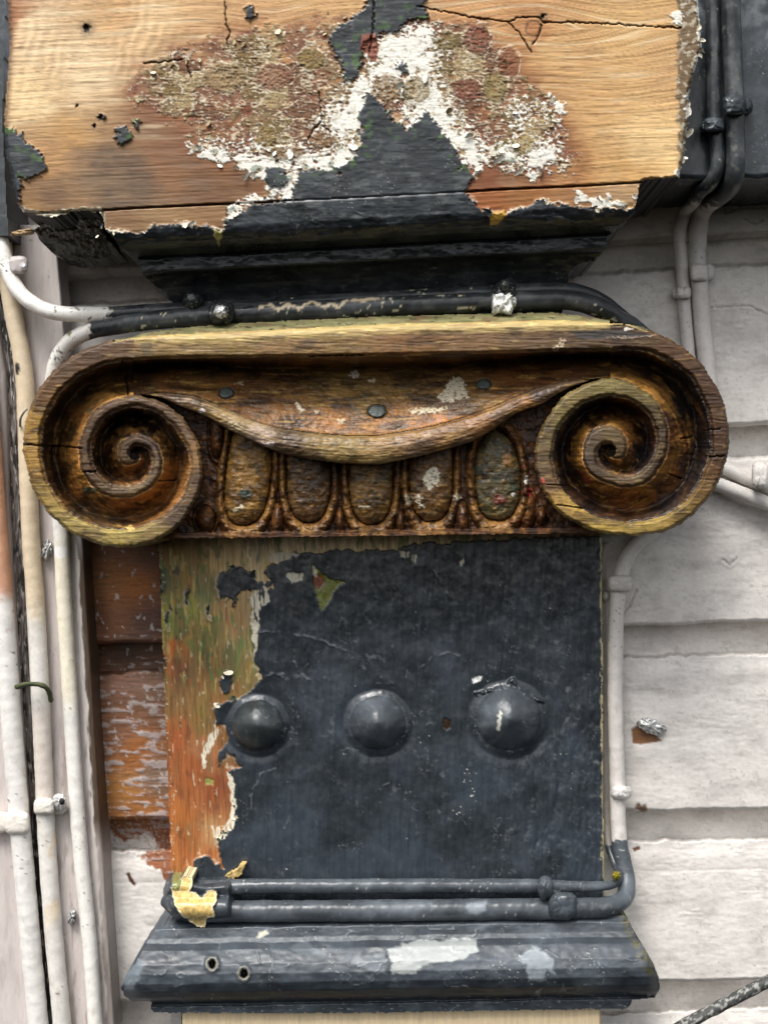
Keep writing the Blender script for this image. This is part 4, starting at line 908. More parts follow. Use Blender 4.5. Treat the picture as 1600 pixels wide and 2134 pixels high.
# white primer left along the broken edge
PAINT = [(566, 1176), (600, 1168), (612, 1150), (640, 1152), (700, 1146), (830, 1148), (842, 1136), (1000, 1126), (1120, 1120), (1270, 1116), (1270, 1990), (340, 1990), (340, 1850), (372, 1822), (404, 1826), (402, 1794), (432, 1784), (452, 1802), (466, 1812), (458, 1788), (452, 1752), (470, 1736),
         (482, 1728), (493, 1690), (480, 1650), (474, 1618), (482, 1600), (506, 1602), (488, 1578), (476, 1570), (462, 1585), (452, 1598), (456, 1570), (478, 1540), (468, 1512), (448, 1505), (444, 1476), (470, 1464), (500, 1456), (524, 1440), (546, 1412), (532, 1380), (526, 1340), (532, 1300),
         (524, 1262), (534, 1232), (572, 1225), (560, 1204), (548, 1190)]
wxp, wyp = wig(21, 7, 15, 20), wig(22, 7, 15, 20)
dk = sdf(X + wxp, Y + wyp, PAINT)
for p in ([(455, 1196), (490, 1180), (524, 1192), (534, 1212), (574, 1208), (556, 1232), (500, 1232), (486, 1248), (462, 1246), (452, 1222)], [(456, 1430), (470, 1400), (482, 1408), (480, 1440), (466, 1448)], [(384, 1232), (392, 1220), (394, 1250), (388, 1262)], [(330, 1210), (338, 1200), (342, 1232), (332, 1240)],
          [(345, 1275), (352, 1280), (352, 1300), (346, 1300)], [(484, 1240), (494, 1244), (488, 1270), (482, 1260)], [(430, 1275), (437, 1268), (437, 1290), (431, 1292)]):
    dk = np.minimum(dk, sdf(X + wxp, Y + wyp, p))
WH = [[(556, 1156), (590, 1150), (622, 1152), (600, 1170), (566, 1172)], [(524, 1240), (536, 1228), (544, 1256), (538, 1310), (530, 1370), (524, 1300)], [(548, 1222), (560, 1226), (562, 1256), (548, 1262), (543, 1240)], [(594, 1194), (634, 1192), (632, 1212), (606, 1216)],
      [(418, 1590), (432, 1540), (452, 1502), (456, 1530), (438, 1560), (426, 1598), (424, 1610)], [(470, 1610), (484, 1612), (494, 1690), (486, 1724), (470, 1740), (455, 1752), (448, 1744), (476, 1712), (484, 1680)], [(440, 1720), (470, 1722), (462, 1742), (446, 1744)],
      [(833, 1148), (852, 1146), (850, 1164), (836, 1160)], [(858, 1154), (868, 1156), (868, 1172), (860, 1168)], [(958, 1168), (970, 1164), (968, 1176), (958, 1178)]]
dw = np.full(X.shape, 1e9)
for p in WH: dw = np.minimum(dw, sdf(X + wxp, Y + wyp, p))
dwm = ss(1.2, -1.2, dw) * ss(-.45, -.1, N(gx, Y, 5, 26, 4, 23))
md = ss(1.2, -1.2, dk + 12 * ss(.55, .62, N(X, Y, 14, 18, 3, 24)) * ss(0, -30, dk) * ss(-60, -20, dk) )
C = lay(C, np.exp(-((dk - 2) / 3) ** 2) * ss(.05, .4, N(X, Y, 26, 40, 3, 26)) * .55, '#c5b89e')
dc, drg = dark_paint(X, Y, 31, '#2c3237', '#383f46', '#23282c', 0.0)
big = N(X, Y, 170, 170, 3, 29)
dc = lay(dc, ss(0, .5, big + .5 * ss(1150, 1500, Y) - .35) * .5, '#3d444d')
dc = lay(dc, ss(.3, .6, N(X, Y, 36, 60, 5, 32)) * ss(900, 1000, X) * ss(1450, 1250, Y) * .4, '#5d6265')
vs1 = N(gx, Y, 11, 120, 3, 33)
dc = dc * (1 + .05 * vs1 + .05 * g3)[..., None]
C = C * (1 - md[..., None]) + dc * md[..., None]
R = R * (1 - md) + (drg - .04) * md
vs2 = N(X + 14 * N(X, Y, 40, 70, 3, 34), Y, 15, 70, 4, 35); dr_ = N(X, Y, 30, 40, 4, 36)
drip = ss(1000, 1120, X) * ss(1350, 1550, Y)
Z = Z * (1 - .7 * md) + md * (.0016 + .00065 * vs1 + .0004 * dr_ + .0009 * drip * vs2)
# scaly slumped runs low on the right
f1, f2 = worley((X + 12 * dr_) / 26, (Y + 12 * vs2) / 60, 4)
Z = Z + md * drip * .0010 * (1 - f1)
C = lay(C, dwm * .95, lin('#d9d1bb') * (1 + .15 * g1)[..., None]); Z = Z - .0004 * dwm * md
# lichen coloured chip
for p, c in (([(650, 1176), (658, 1184), (676, 1200), (690, 1210), (720, 1212), (700, 1226), (688, 1250), (672, 1272), (660, 1250), (654, 1214)], '#6f7434'), ([(652, 1196), (670, 1198), (676, 1216), (664, 1230), (654, 1218)], '#7a4426'), ([(650, 1174), (657, 1178), (660, 1202), (652, 1196)], '#d4cfb4'),
             ([(926, 1496), (940, 1500), (940, 1520), (928, 1522), (922, 1508)], '#2e2119'), ([(1006, 1410), (984, 1412), (986, 1424), (1000, 1420)], '#dadbd8'), ([(428, 1622), (446, 1624), (444, 1636), (426, 1636)], '#8c8a44')):
    m = ss(1.2, -1.2, sdf(X + .7 * wxp, Y + .7 * wyp, p)); C = lay(C, m, lin(c) * (1 + .5 * N(X, Y, 8, 8, 3, 38))[..., None]); Z = Z - .0007 * m
fl = N(X, Y, 5.5, 8, 3, 45, .6); den = X * 0
for cx_, cy_, rx_, ry_ in ((972, 1620, 12, 34), (985, 1660, 10, 22), (955, 1692, 12, 26), (846, 1750, 6, 16), (1003, 1416, 14, 10), (900, 1535, 10, 8), (1254, 1500, 5, 300)):
    den = np.maximum(den, np.exp(-((X - cx_) / rx_) ** 2 - ((Y - cy_) / ry_) ** 2))
flk = ss(.98, 1.06, fl * 1.15 + den * .62); C = lay(C, flk * .8 * md, '#c4c5ba'); Z = Z + .0003 * flk
# raised ridges of brushed paint
for pts in ([(545, 1410), (575, 1404), (600, 1402), (606, 1382), (616, 1380), (622, 1404), (650, 1418), (685, 1406)], [(870, 1396), (905, 1366), (940, 1362), (972, 1376)], [(905, 1190), (925, 1222), (950, 1258)], [(538, 1316), (600, 1320), (660, 1330), (720, 1358)],
            [(520, 1660), (550, 1610), (575, 1602)], [(590, 1740), (604, 1700), (600, 1680)], [(800, 1640), (815, 1632), (825, 1645)], [(490, 1712), (520, 1690), (524, 1660)], [(760, 1500), (740, 1480), (735, 1462)]):
    d = seg(X + wig(41, 6, 22), Y + wig(42, 6, 22), pts); k_ = ss(-.35, .25, N(X, Y, 18, 18, 3, 43)); Z = Z + md * .00045 * k_ * np.exp(-(d / 2.0) ** 2)
    C = lay(C, md * k_ * ss(2.2, .4, d) * .3, '#8f9497')
# three bosses
BO = [(537, 1512, 54, .018), (787, 1507, 58, .022), (1060, 1498, 68, .025)]
lab = np.zeros(X.shape, int)
for i, (bx, by, br, bh) in enumerate(BO):
    dx, dy = X - bx, Y - by
    rr = np.hypot(dx, dy * 1.04) / br + .035 * N(X, Y, 30, 30, 3, 44 + i)
    dome = bh * (.75 * np.clip(1 - rr ** 2, 0, 1) ** (.62, .8, .75)[i] + .25 * np.clip(1 - rr, 0, 1))
    Z = Z * (1 - .75 * ss(1.6, 1.1, rr)) + np.where(rr < 1, dome, 0) + .0030 * ss(1.30, .98, rr) * (rr >= 1) + .0030 * (rr < 1)
    lab[rr < 1.0] = i + 1
    m = (rr < 1)
    if i > 0:
        bc, brg = dark_paint(X, Y, 60 + i, '#454b51', '#626a70', '#373c41', 0.0)
        mm = ss(1.12, .9, rr + .12 * N(X, Y, 26, 26, 3, 47)); C = lay(C, mm, bc); R = R * (1 - mm) + (brg + .08) * mm
    else:
        bc, brg = dark_paint(X, Y, 60, '#343a3c', '#4b5153', '#262a2a', 0.0); mm = ss(1.04, .96, rr); C = lay(C, mm, bc); R = R * (1 - mm) + (brg + .04) * mm
    web = ss(.07, .0, np.abs(N(X, Y, 16, 12, 3, 48 + i))) * np.exp(-((rr - 1.05) / .09) ** 2) * (dy > -.2 * br)
    C = lay(C, web * .5 * ss(.0, .4, N(X, Y, 40, 40, 2, 54 + i)), '#b0b2ac')
# a curled ridge of paint over the right boss
d = seg(X + wig(51, 5, 14), Y + wig(52, 3, 14), [(990, 1446), (1020, 1440), (1058, 1432), (1068, 1414), (1074, 1434), (1100, 1446), (1128, 1462)])
Z = Z + .0032 * np.exp(-(d / 3.5) ** 2) * ss(-.4, .3, N(X, Y, 14, 14, 3, 53))
d = seg(X, Y, [(1042, 1486), (1040, 1510), (1038, 1520)]); C = lay(C, ss(5, 2, d + 3 * N(X, Y, 6, 6, 2, 49)), '#c5c4b8')
C = lay(C, ss(.5, .56, N(X, Y, 5, 5, 2, 58)) * ss(14, 4, X - xl) * .7, '#d9ceb6')
C = lay(C, ss(5, 2, xr - X + wig(59, 6, 8, 24)) * .8, '#c2b78c')
Z = Z - .0025 * ss(7, 0, np.minimum(X - xl, xr - X))
shaft = thing('pilaster_shaft', 800, 1830, 0, 'flat pilaster shaft with chipped blue-black paint and a stripped left edge under the capital', 'pilaster')
parts = relief(X, Y, Z, C, R, M_SHAFT, ['face_panel', 'boss', 'boss', 'boss'], lab, keep, -0.034, shaft)
flakes(X, Y, Z, (np.abs(dk) < 2) & (X > 400) & (X < 620) & (Y > 1150) & (Y < 1810), 34, shaft, ['#d9d1bb', '#2b3034', '#b9a884', '#3a4a36'], 9, 4, 10, .004)

# ------------------------------------------------------------------ base moulding under the shaft
X, Y = grid(244, 1392, 1896, 2124, 1.9)
OUTB = [(318, 1944), (330, 1930), (400, 1926), (800, 1920), (1296, 1908), (1306, 1912), (1330, 1960), (1362, 2010), (1374, 2040), (1376, 2060), (1364, 2080), (1318, 2086), (1312, 2098), (1300, 2104), (1000, 2108), (800, 2112), (600, 2113), (320, 2112), (314, 2104), (316, 2090), (276, 2088), (258, 2078), (252, 2060), (262, 2034), (290, 1992)]
d = sdf(X + 2 * N(X, Y, 12, 12, 3, 1), Y + 2 * N(X, Y, 14, 14, 3, 2), OUTB)
yy = Y + .016 * (X - 800) + 2.5 * N(X, Y, 90, 40, 3, 3)
Zp = itp(yy, [(1890, .018), (1918, .020), (1930, .028), (1950, .030), (1962, .033), (1968, .041), (1974, .047), (1990, .052), (2005, .0565), (2025, .0595), (2045, .059), (2062, .055), (2074, .048), (2084, .038), (2088, .030), (2091, .038), (2112, .037), (2130, .036)])
ends = np.minimum((X - 250) / 60, (1380 - X) / 46); Zp = Zp - .012 * ss(1, 0, ends) ** 2 * (yy < 2088)
C, R = dark_paint(X, Y, 71, '#3f464d', '#535b63', '#30353a')
R = R + .12
C = lay(C, ss(.15, .6, N(X, yy, 90, 50, 4, 5)) * ss(1965, 1985, yy) * .25, '#6b737b')
wxp, wyp = 8 * N(X, Y, 22, 16, 4, 7), 7 * N(X, Y, 22, 16, 4, 8)
for p, c, s_ in (([(808, 1978), (850, 1966), (930, 1960), (990, 1956), (996, 1984), (960, 2000), (880, 2014), (866, 2030), (820, 2030)], '#a8acaa', .85), ([(1078, 1996), (1100, 1982), (1112, 1975), (1150, 1998), (1156, 2030), (1140, 2020), (1128, 2044), (1104, 2044), (1096, 2010)], '#8d959b', .75),
                 ([(720, 2000), (800, 1985), (806, 2030), (760, 2022)], '#747c83', .5), ([(600, 1975), (640, 1960), (680, 1990), (640, 2000)], '#6d757b', .5), ([(980, 1888 + 20), (1016, 1900), (1010, 1916), (976, 1918)], '#838b92', .6), ([(260, 2030), (290, 2000), (300, 2010), (280, 2060), (262, 2064)], '#8b969e', .45),
                 ([(540, 1942), (556, 1940), (556, 1950), (538, 1954)], '#c8c5b4', 1), ([(1116, 2066), (1126, 2064), (1126, 2074), (1116, 2074)], '#a0a6a8', .9)):
    C = lay(C, ss(4, -3, sdf(X + wxp, Y + wyp, p)) * s_, lin(c) * (1 + .12 * N(X, Y, 12, 12, 3, 9))[..., None])
n = N(X, Y, 70, 36, 3, 11); cr = ss(.035, 0, np.abs(N(X, yy, 90, 40, 2, 12))) * ss(.1, .35, N(X, Y, 100, 60, 3, 13))
Z = Zp + .0008 * n + .00012 * N(X, Y, 14, 14, 3, 14) + cr * .0007
C = lay(C, cr * .3, '#98a0a4'); C = lay(C, ss(.5, .62, N(X, Y, 12, 7, 3, 16)) * ss(2070, 2084, yy) * .5, '#a9aca6')
lichen = ss(26, 6, np.abs(X - itp(Y, [(1908, 1306), (1960, 1332), (2010, 1360), (2040, 1372), (2080, 1372)]) + 4) + 8 * n) * ss(2060, 2030, Y)
C = lay(C, lichen * .7 * ss(-.2, .2, N(X, Y, 10, 14, 3, 17)), '#5a5324'); C = lay(C, lichen * ss(.3, .4, N(X, Y, 8, 8, 3, 18)) * .8, '#191a14')
# two screw holes
for hx, hy in ((442, 2010), (508, 2030)):
    d_ = np.hypot(X - hx, (Y - hy) * .85) + 1.5 * N(X, Y, 7, 7, 2, 19)
    C = lay(C, ss(17, 9, d_ + 3 * N(X, Y, 8, 8, 3, 20)) * .7, '#8d8a7c'); C = lay(C, ss(8.5, 6, d_), '#0c0b09')
    Z = Z + .0016 * np.exp(-((d_ - 12) / 4) ** 2) - .012 * ss(9, 5, d_)
lab = (yy > 2089.5).astype(int)
bm = thing('base_moulding', 810, 2112, .03, 'rounded blue-grey painted base moulding with pale worn patches below the shaft', 'moulding')
relief(X, Y, Z, C, R, M_PAINT, ['torus_moulding', 'fillet'], lab, d < .3, -0.034, bm)

# raw board at the very bottom with a white edge strip
X, Y = grid(380, 1252, 2098, 2180, 2.4)
g = N(X - .02 * Y, Y, 6, 120, 4, 3); g2 = N(X, Y, 2.6, 60, 3, 4)
C = lin('#dcc7a2') * (1 + .18 * g + .1 * g2)[..., None]; C = lay(C, ss(.3, .7, g) * .4, '#b8935f')
C = lay(C, ss(5, 1, 1252 - X) * .8, '#6a4a2a')
o, = relief(X, Y, .030 + .0003 * g, C, X * 0 + .6, M_SHAFT, ['raw_board'], None, None, -.03)
tag(o, 'fresh pale unpainted board at the bottom edge under the base moulding', 'board')
X, Y = grid(356, 377, 2100, 2180, 2.4)
o, = relief(X, Y, X * 0 + .002, np.ones(X.shape + (3,)) * lin('#b9b6b4'), X * 0 + .5, M_PAINT, ['edge_strip'], None, None, -.03)
tag(o, 'narrow pale grey strip beside the raw board, bottom left of it', 'strip')

# ------------------------------------------------------------------ conduits, clips, blobs
def pale_pipe(c0, seed, extra=None, spec=.36):
    def f(X, Y, Lg, A):
        n = N(Lg, A * 12, 70, 20, 4, seed); q = N(Lg, A * 14, 12, 9, 4, seed + 3)
        C = np.ones(X.shape + (3,)) * lin(c0) * (1 + .06 * n + .04 * q)[..., None]
        C = lay(C, ss(.25, .6, N(Lg, A * 14, 40, 16, 4, seed + 7)) * .3, '#a2978a')
        C = lay(C, ss(.46, .54, N(Lg, A * 14, 9, 7, 3, seed + 9)) * ss(.2, .4, N(Lg, A * 10, 90, 40, 2, seed + 10)) * .75, '#5c5148')
        R = spec + .1 * n
        if extra: C, R = extra(C, R, X, Y, Lg, A)
        return C, R
    return f
def blackened(cond, seed, nick=1.0):
    """black overpaint with ragged end; cond(X,Y) > 0 where black"""
    def f(C, R, X, Y, Lg, A):
        m = ss(-2, 2, cond(X, Y) + 16 * N(Lg, A * 16, 14, 12, 4, seed))
        dc, dr = dark_paint(Lg + 300, A * 18, seed + 4, '#33373a', '#51565a', '#1f2324')
        dust = ss(.05, .5, N(Lg, A * 14, 60, 16, 4, seed + 5)) * .35
        dc = lay(dc, dust, '#71716e')
        chips = ss(.36, .42, N(Lg, A * 16, 16, 8, 4, seed + 6)) * ss(.15, .3, N(Lg, A * 8, 80, 30, 2, seed + 12))
        dc = lay(dc, chips * nick, '#c9c2a6')
        return C * (1 - m[..., None]) + dc * m[..., None], R * (1 - m) + dr * m
    return f

def clip(parent, px, py, z, w, hgt, tabdx, colf, seed=0, screw=True, rot=0.0, tabr=None):
    """saddle clip: a band over the pipe and an ear with its screw"""
    tabr = tabr or hgt * .5
    b = lump('clip', px, py, z, w, hgt * .5, .0105, colf, parent=parent, seed=seed, rough=.05, flat=.55, rot=rot)
    if tabdx:
        e_ = lump('clip_ear', px + tabdx, py, z - .004, tabr, tabr * .92, .006, colf, parent=b, seed=seed + 1, rough=.06, flat=.75)
        if screw:
            lump('screw_head', px + tabdx + 1, py + 1, z + .002, tabr * .4, tabr * .4, .003, plain('#8f908e', .35, .2, seed), M_METAL, parent=b, seed=seed + 2, rough=.08)
    return b

# A: leftmost
def terracotta(C, R, X, Y, Lg, A):
    m = ss(1262, 1225, Y + 12 * N(Lg, A * 14, 20, 14, 3, 4)) * .9
    C = lay(C, m, lin('#c08a68') * (1 + .2 * N(Lg, A * 12, 60, 10, 3, 6))[..., None]); C = lay(C, ss(.3, .5, N(Lg, A * 14, 18, 12, 3, 8)) * ss(1380, 1240, Y) * ss(1150, 1250, Y), '#b08a74')
    return C, R
pa = thing('conduit', 80, 2134, .003, 'leftmost white vertical pipe, terracotta coloured at its upper end', 'pipe')
tube('pipe', [(-44, 700, .004), (-26, 850, .004), (-14, 1000, .004), (3, 1207, .004), (18, 1420, .004), (32, 1606, .004), (48, 1790, .004), (64, 1970, .004), (82, 2160, .004)], 21, pale_pipe('#dcd9d4', 5, terracotta), parent=pa)
clip(pa, 36, 1716, .006, 27, 50, 0, pale_pipe('#dcd6cc', 9), 3)
lump('clip_ear', -4, 1714, .002, 24, 23, .006, pale_pipe('#d9d2c8', 10), parent=pa, seed=4, rough=.05, flat=.6)
# B: second
def buff(C, R, X, Y, Lg, A):
    C = lay(C, ss(1330, 1240, Y + 25 * N(Lg, A * 14, 40, 16, 3, 14)) * .75, '#cdb792')
    C = lay(C, ss(.1, .4, N(Lg, A * 12, 90, 20, 3, 15)) * ss(1680, 1740, Y) * ss(1960, 1880, Y) * .6, '#d9c298')
    C = lay(C, ss(1460, 1500, Y) * ss(1720, 1640, Y) * .35, '#bba392')
    for x, y, rx, ry in ((36, 768, 5, 14), (15, 735, 2.5, 4)):
        C = lay(C, ss(1.1, .8, np.hypot((X - x) / rx, (Y - y) / ry) + .2 * N(X, Y, 6, 6, 2, 16)), '#2a201a')
    return C, R
pb_ = thing('conduit', 130, 2134, .003, 'buff and white vertical pipe second from the left, running behind the left volute', 'pipe')
tube('pipe', [(-12, 430, .006), (4, 500, .005), (14, 570, .004), (30, 664, .004), (45, 740, .004), (52, 800, .004), (57, 937, .004), (64, 1117, .004), (73, 1240, .004), (84, 1440, .004), (91, 1606, .004), (100, 1790, .004), (114, 1970, .004), (132, 2160, .004)], 18.5, pale_pipe('#d5d1ca', 25, buff), parent=pb_)
b = clip(pb_, 92, 1682, .006, 22, 36, 30, pale_pipe('#d8d2c8', 29), 7, False)
lump('screw_head', 124, 1672, .010, 15, 18, .006, plain('#c9c9c7', .3, .3, 3), M_METAL, parent=b, seed=8, rough=.2)
lump('screw_recess', 129, 1671, .0155, 6, 7, .002, plain('#1f1f1e', .6), parent=b, seed=9, rough=.05)
# C: third, bends along the top of the capital
pc = thing('conduit', 200, 2134, .003, 'third slim white pipe that bends at upper left and turns black along the capital top', 'pipe')
def moss_c(C, R, X, Y, Lg, A):
    C, R = blackened(lambda X, Y: (X - 186) * ss(760, 740, Y) - 60 * ss(740, 760, Y), 35)(C, R, X, Y, Lg, A)
    # scratches in the black where the pale coat shows
    zig = [(540, 640), (562, 634), (580, 646), (600, 634), (622, 642), (650, 626), (676, 640), (690, 632), (706, 641), (720, 626), (760, 624), (800, 620)]
    d = seg(X + 2 * N(X, Y, 8, 8, 2, 36), Y + 2 * N(X, Y, 8, 8, 2, 37), zig); C = lay(C, ss(4, 1.5, d + 3 * N(X, Y, 16, 16, 2, 38)), '#d6c4a6')
    C = lay(C, ss(.1, .4, N(X, Y, 30, 10, 4, 39)) * ss(0, -.6, np.sin(A)) * ss(240, 260, X) * .6, '#4c5230')
    C = lay(C, ss(1.1, .7, np.hypot((X - 144) / 5, (Y - 690) / 12)), '#7c7856')
    C = lay(C, ss(.28, .38, N(X, Y, 7, 7, 3, 40)) * ss(30, 8, np.hypot(X - 120, Y - 745)), '#2c2a24')
    C = lay(C, ss(1500, 1440, Y + 20 * N(Lg, A * 14, 30, 14, 3, 41)) * ss(1100, 1160, Y) * .5, '#e0d4b0')
    C = lay(C, ss(1.1, .8, np.hypot((X - 128) / 18, (Y - 1150) / 14) + .15 * N(X, Y, 8, 8, 2, 42)) * .8, '#eceae8')
    return C, R
tube('pipe', [(1345, 702, -.004), (1316, 678, .006), (1290, 664, .018), (1250, 644, .034), (1205, 629, .044), (1150, 624, .048), (1060, 627, .049), (900, 634, .049), (800, 638, .049), (640, 648, .049), (460, 657, .048), (330, 666, .042), (240, 679, .034), (186, 690, .026), (146, 711, .018), (122, 745, .012),
             (112, 785, .008), (110, 850, .006), (116, 960, .004), (127, 1106, .004), (133, 1240, .004), (145, 1440, .004), (155, 1606, .004), (169, 1790, .004), (187, 1970, .004), (201, 2160, .004)], 17, pale_pipe('#e2dfd8', 45, moss_c), parent=pc, seed=3, step=2.6,
     rtab=[(0, 1.0), (.05, 1.12), (.34, 1.2), (.44, 1.0), (.6, .95), (1, .90)])
blk = plain('#25282a', .34, .3, 5, ('#8d8f8c', .5))
k = lump('clip', 1050, 608, .052, 25, 20, .016, blk, parent=pc, seed=21, rough=.14, flat=.7)
lump('screw_head', 1052, 594, .066, 13, 13, .006, plain('#2a2d2d', .3, .3, 6), parent=k, seed=22, rough=.1)
lump('paint_blob', 1047, 632, .062, 21, 22, .010, plain('#d9dbd6', .35, .2, 7, ('#5d6060', .52)), parent=pc, seed=24, rough=.34, flat=.6)
lump('paint_blob', 1070, 628, .060, 6, 11, .006, plain('#d5d7d2', .35), parent=pc, seed=25, rough=.3)
k = lump('clip', 461, 652, .057, 27, 24, .014, blk, parent=pc, seed=26, rough=.16, flat=.75)
lump('screw_head', 461, 650, .070, 15, 14, .007, plain('#b9bbbb', .25, .4, 8, ('#3a3c3c', .35)), M_METAL, parent=k, seed=27, rough=.35)
k = lump('clip', 403, 627, .044, 22, 19, .014, blk, parent=pc, seed=28, rough=.15)
lump('screw_head', 399, 620, .056, 9, 8, .006, plain('#6c7072', .3, .3, 9), parent=k, seed=29, rough=.15)
# D: white pipe sweeping in from the left edge, black behind C
pd_ = thing('conduit', 110, 650, .02, 'glossy white pipe sweeping in at upper left and running black behind another above the capital', 'pipe')
def mark_d(C, R, X, Y, Lg, A):
    C, R = blackened(lambda X, Y: X - 225, 55)(C, R, X, Y, Lg, A)
    for p in ([(158, 640), (164, 645)], [(114, 640), (116, 650)], [(184, 665), (190, 661)]):
        C = lay(C, ss(2.6, 1, seg(X, Y, p)), '#3a3a33')
    z = ss(.08, .02, np.abs(N(X * .6 + Y, Y, 13, 5, 3, 57))) * ss(24, 12, np.hypot(X - 18, Y - 552))
    C = lay(C, z, '#2f2f27')
    return C, R
tube('pipe', [(1340, 702, -.006), (1310, 674, .004), (1285, 652, .014), (1250, 626, .026), (1205, 608, .034), (1150, 604, .036), (1040, 610, .036), (800, 622, .036), (560, 636, .035), (400, 645, .034), (300, 650, .033), (230, 654, .031), (160, 655, .030), (110, 650, .029), (68, 632, .028), (36, 602, .026), (16, 560, .024), (4, 510, .022), (-8, 440, .018)], 15.5,
     pale_pipe('#ece9e2', 65, mark_d, .26), parent=pd_, seed=13, step=2.6)
k = lump('clip', 38, 552, .026, 20, 19, .006, plain('#b3aaa8', .4), parent=pd_, seed=31, rough=.06, flat=.6)
lump('screw_head', 50, 555, .032, 8, 8, .004, plain('#d3d4d4', .25, .1), M_METAL, parent=k, seed=32, rough=.05)

# E: black conduits at upper right that turn grey on the wall below
def blk2grey(seed, yb_):
    return lambda: pale_pipe('#c9c4c0', seed, blackened(lambda X, Y: yb_ - Y, seed + 3, .12), .45)
for nm, pts, r, yb_, sd_, lb in (('conduit', [(1484, -60, .076), (1485, 67, .076), (1487, 225, .076), (1494, 300, .076), (1494, 345, .075), (1482, 378, .068), (1460, 398, .050), (1446, 418, .020), (1430, 437, -.012), (1419, 465, -.018), (1415, 490, -.021), (1417, 522, -.022), (1422, 578, -.022), (1427, 653, -.022), (1433, 720, -.022), (1442, 820, -.022)], 13.5, 424, 75, 'slimmer of two conduits at upper right, black then grey on the wall'),
                                 ('conduit', [(1522, -60, .080), (1524, 67, .080), (1529, 180, .080), (1532, 300, .080), (1532, 352, .078), (1524, 385, .066), (1500, 408, .040), (1476, 424, .004), (1462, 445, -.014), (1455, 480, -.018), (1453, 520, -.020), (1454, 560, -.020), (1459, 606, -.020), (1464, 681, -.020), (1471, 740, -.020), (1480, 840, -.020)], 18.5, 428, 85, 'thicker of two conduits at upper right, black then grey on the wall')):
    c_ = thing(nm, pts[0][0], 424, .03, lb, 'pipe')
    tube('pipe', pts, r, blk2grey(sd_, yb_)(), parent=c_, seed=sd_, step=2.6)
    gr = pale_pipe('#cbc6c1', sd_ + 2); bk = lambda X, Y, L_, A: dark_paint(X, Y, 88, '#30363a', '#454c52', '#1f2426')
    if sd_ == 75:
        k = lump('coupling', 1488, 260, .078, 22, 16, .012, bk, parent=c_, seed=41, rough=.08, flat=.6); lump('coupling_lug', 1469, 264, .074, 12, 13, .010, bk, parent=k, seed=42, rough=.1)
        k = lump('clip', 1424, 610, -.020, 16, 13, .010, gr, parent=c_, seed=43, rough=.06, flat=.55); lump('clip_ear', 1409, 612, -.024, 11, 11, .006, gr, parent=k, seed=44, rough=.08)
    else:
        k = lump('coupling', 1530, 219, .082, 25, 23, .014, bk, parent=c_, seed=45, rough=.07, flat=.6); lump('coupling_lug', 1552, 220, .076, 17, 21, .012, bk, parent=k, seed=46, rough=.08)
        k = lump('clip', 1457, 567, -.018, 20, 19, .011, gr, parent=c_, seed=47, rough=.05, flat=.5); lump('clip_ear', 1476, 567, -.022, 14, 18, .007, gr, parent=k, seed=48, rough=.05, flat=.8)

# behind the right volute
gr = pale_pipe('#cfcbc6', 91)
pe = thing('conduit', 1560, 1010, -.02, 'grey pipe stub with a bracket slanting out from behind the right volute', 'pipe')
tube('pipe', [(1430, 985, -.022), (1492, 1008, -.020), (1545, 1028, -.018), (1600, 1050, -.016), (1680, 1082, -.014)], 15, gr, parent=pe, seed=51)
pf = thing('conduit', 1540, 985, -.02, 'thinner upper grey pipe slanting out from behind the right volute', 'pipe')
tube('pipe', [(1430, 945, -.026), (1509, 976, -.024), (1550, 996, -.023), (1610, 1020, -.022), (1680, 1050, -.022)], 14, gr, parent=pf, seed=52)
k = lump('bracket', 1584, 992, -.008, 18, 26, .012, gr, parent=pe, seed=53, rough=.06, flat=.5)
lump('bracket_ear', 1582, 974, -.010, 15, 13, .010, gr, parent=k, seed=54, rough=.06, flat=.8)

# F: grey pipe down the right side of the shaft, black round the foot
pg = thing('conduit', 1290, 1890, .0, 'grey pipe down the right edge of the shaft, turning black along its foot', 'pipe')
def foot_black(C, R, X, Y, Lg, A):
    dc, dr = dark_paint(X, Y, 95, '#4a5056', '#646c73', '#31363a')
    m = ss(-2, 2, (Y - 1752) + 8 * N(X, Y, 10, 10, 3, 96))
    C = C * (1 - m[..., None]) + dc * m[..., None]; R = R * (1 - m) + (dr + .02) * m
    pt = ss(3, -3, sdf(X + 6 * N(X, Y, 14, 14, 3, 97), Y, [(972, 1884), (1012, 1878), (1016, 1898), (990, 1908), (975, 1902)])); C = lay(C, pt * .6, '#8c949b')
    return C, R
tube('pipe', [(1400, 1070, -.020), (1352, 1112, -.018), (1318, 1142, -.016), (1298, 1180, -.014), (1289, 1225, -.012), (1283, 1300, -.012), (1281, 1430, -.012), (1284, 1560, -.012), (1287, 1680, -.011), (1290, 1750, -.010), (1299, 1800, -.006), (1306, 1845, .002), (1297, 1876, .012), (1262, 1890, .020), (1208, 1894, .022),
              (1100, 1895, .022), (900, 1897, .022), (700, 1899, .022), (520, 1900, .022), (420, 1900, .022), (376, 1892, .018), (352, 1872, .010)], 16.5, pale_pipe('#cdc8c3', 105, foot_black), parent=pg, seed=61, step=2.6, rtab=[(0, 1), (.4, 1.0), (.5, 1.2), (.56, 1.3), (1, 1.3)], lump=.06)
k = clip(pg, 1292, 1216, -.009, 25, 36, 0, pale_pipe('#c6c1bc', 108), 63)
lump('clip_ear', 1262, 1242, -.018, 9, 12, .006, plain('#b7b3ad', .5), parent=k, seed=64, rough=.1)
k = lump('coupling', 1293, 1653, -.009, 20, 16, .010, plain('#cfccc8', .25, .15, 4), parent=pg, seed=65, rough=.08, flat=.75); lump('coupling_lug', 1307, 1652, -.012, 9, 13, .007, plain('#cfccc8', .3, .1), parent=k, seed=66, rough=.1)
bk = lambda X, Y, L_, A: dark_paint(X, Y, 98, '#484f55', '#616970', '#33383c')
